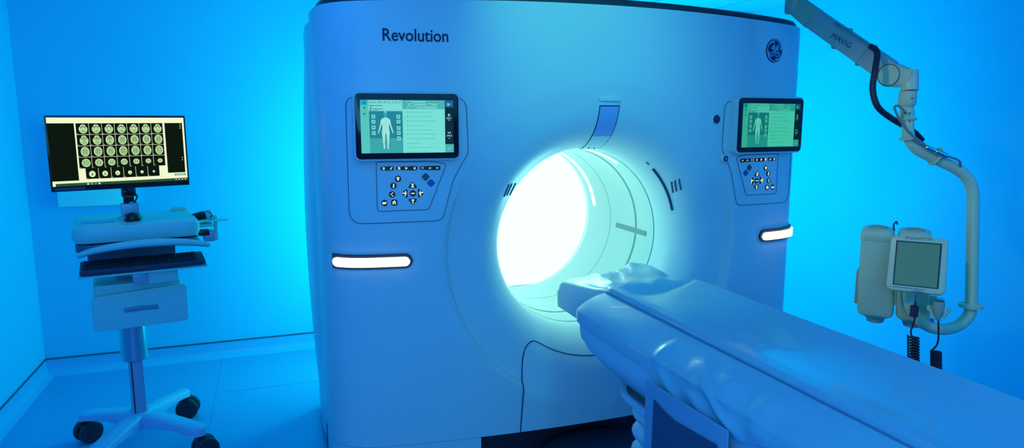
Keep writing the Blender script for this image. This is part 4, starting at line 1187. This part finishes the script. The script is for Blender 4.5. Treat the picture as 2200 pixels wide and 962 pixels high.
# ================================================================== LIGHTS
def area(name, loc, tgt, sx, sy, power, col, spread=180):
    l = bpy.data.lights.new(name, 'AREA'); l.shape = 'RECTANGLE'; l.size = sx; l.size_y = sy; l.energy = power; l.color = col; l.spread = math.radians(spread)
    o = bpy.data.objects.new(name, l); COL.objects.link(o); o.location = loc
    o.rotation_euler = (Vector(tgt) - Vector(loc)).to_track_quat('-Z', 'Y').to_euler(); return o
def spot(name, loc, tgt, power, col, ang, blend=.6, r=.08):
    l = bpy.data.lights.new(name, 'SPOT'); l.energy = power; l.color = col; l.spot_size = math.radians(ang); l.spot_blend = blend; l.shadow_soft_size = r
    o = bpy.data.objects.new(name, l); COL.objects.link(o); o.location = loc
    o.rotation_euler = (Vector(tgt) - Vector(loc)).to_track_quat('-Z', 'Y').to_euler(); return o
pl_ = bpy.data.lights.new('added_bore_fill', 'POINT'); pl_.energy = 3.4; pl_.color = (.30, 1.0, .78); pl_.shadow_soft_size = .12  # unseen point lamp added in mid-air to light the bore mouth
po = bpy.data.objects.new('added_bore_fill', pl_); COL.objects.link(po); po.location = (CX, 2.93, ZI + .08)
area('ceiling_wash_light', (.9, .7, 2.38), (1.2, 1.3, 0), 3.0, 2.0, 26, (.06, .44, 1.0))
area('front_wash_light', (-.4, -1.5, 1.9), (1.3, 2.6, 1.0), 2.4, 1.0, 33, (.12, .56, 1.0))
area('rear_left_wash_light', (.75, 4.22, 1.1), (-.9, 4.70, 1.2), .4, 1.7, 19, (0, 1.0, .9))
area('rear_right_wash_light', (2.2, 4.25, 1.2), (3.83, 3.4, 1.2), .5, 1.7, 28, (0, .85, 1.0))
area('added_left_wall_wash', (-.5, 2.2, 2.38), (-.9, 4.4, .9), 1.2, .8, 9, (0, .22, 1.0))  # unseen wash added to turn the back-left wall bluer
area('added_right_wall_wash', (3.0, .6, 2.38), (3.7, 2.4, 1.0), .8, 1.2, 18, (0, .34, 1.0))  # unseen wash added for more blue on the far right wall
spot('scanner_top_spot', (1.0, 1.5, 2.42), (1.30, 2.65, 1.85), 60, (.12, .85, .50), 60, 1.0)
spot('added_table_spot', (1.30, 1.75, 2.38), (1.36, 2.38, .95), 10, (.10, 1.0, .66), 50, 1.0)  # unseen spot added to give the table end its teal tone
spot('added_injector_spot', (.25, 1.25, 2.34), (2.15, 1.85, 1.35), 28, (1.0, .95, .35), 34)  # unseen warm spot added to lift the injector

wd_ = bpy.data.worlds.new('world'); SC.world = wd_; wd_.use_nodes = True
wd_.node_tree.nodes['Background'].inputs[0].default_value = (.0, .02, .06, 1); wd_.node_tree.nodes['Background'].inputs[1].default_value = .2

# ================================================================== CAMERA
cd = bpy.data.cameras.new('camera'); cd.sensor_width = 36; cd.lens = 36 * FPX / W; cd.clip_start = .02
co = bpy.data.objects.new('camera', cd); COL.objects.link(co); co.location = CAM
co.rotation_euler = (math.radians(90) - PITCH, 0, -YAW); SC.camera = co
vs_ = SC.view_settings; vs_.view_transform = 'Standard'; vs_.look = 'None'; vs_.exposure = -.13; vs_.gamma = 1; vs_.use_curve_mapping = False
SC.cycles.use_denoising = True
SC.cycles.max_bounces = 8
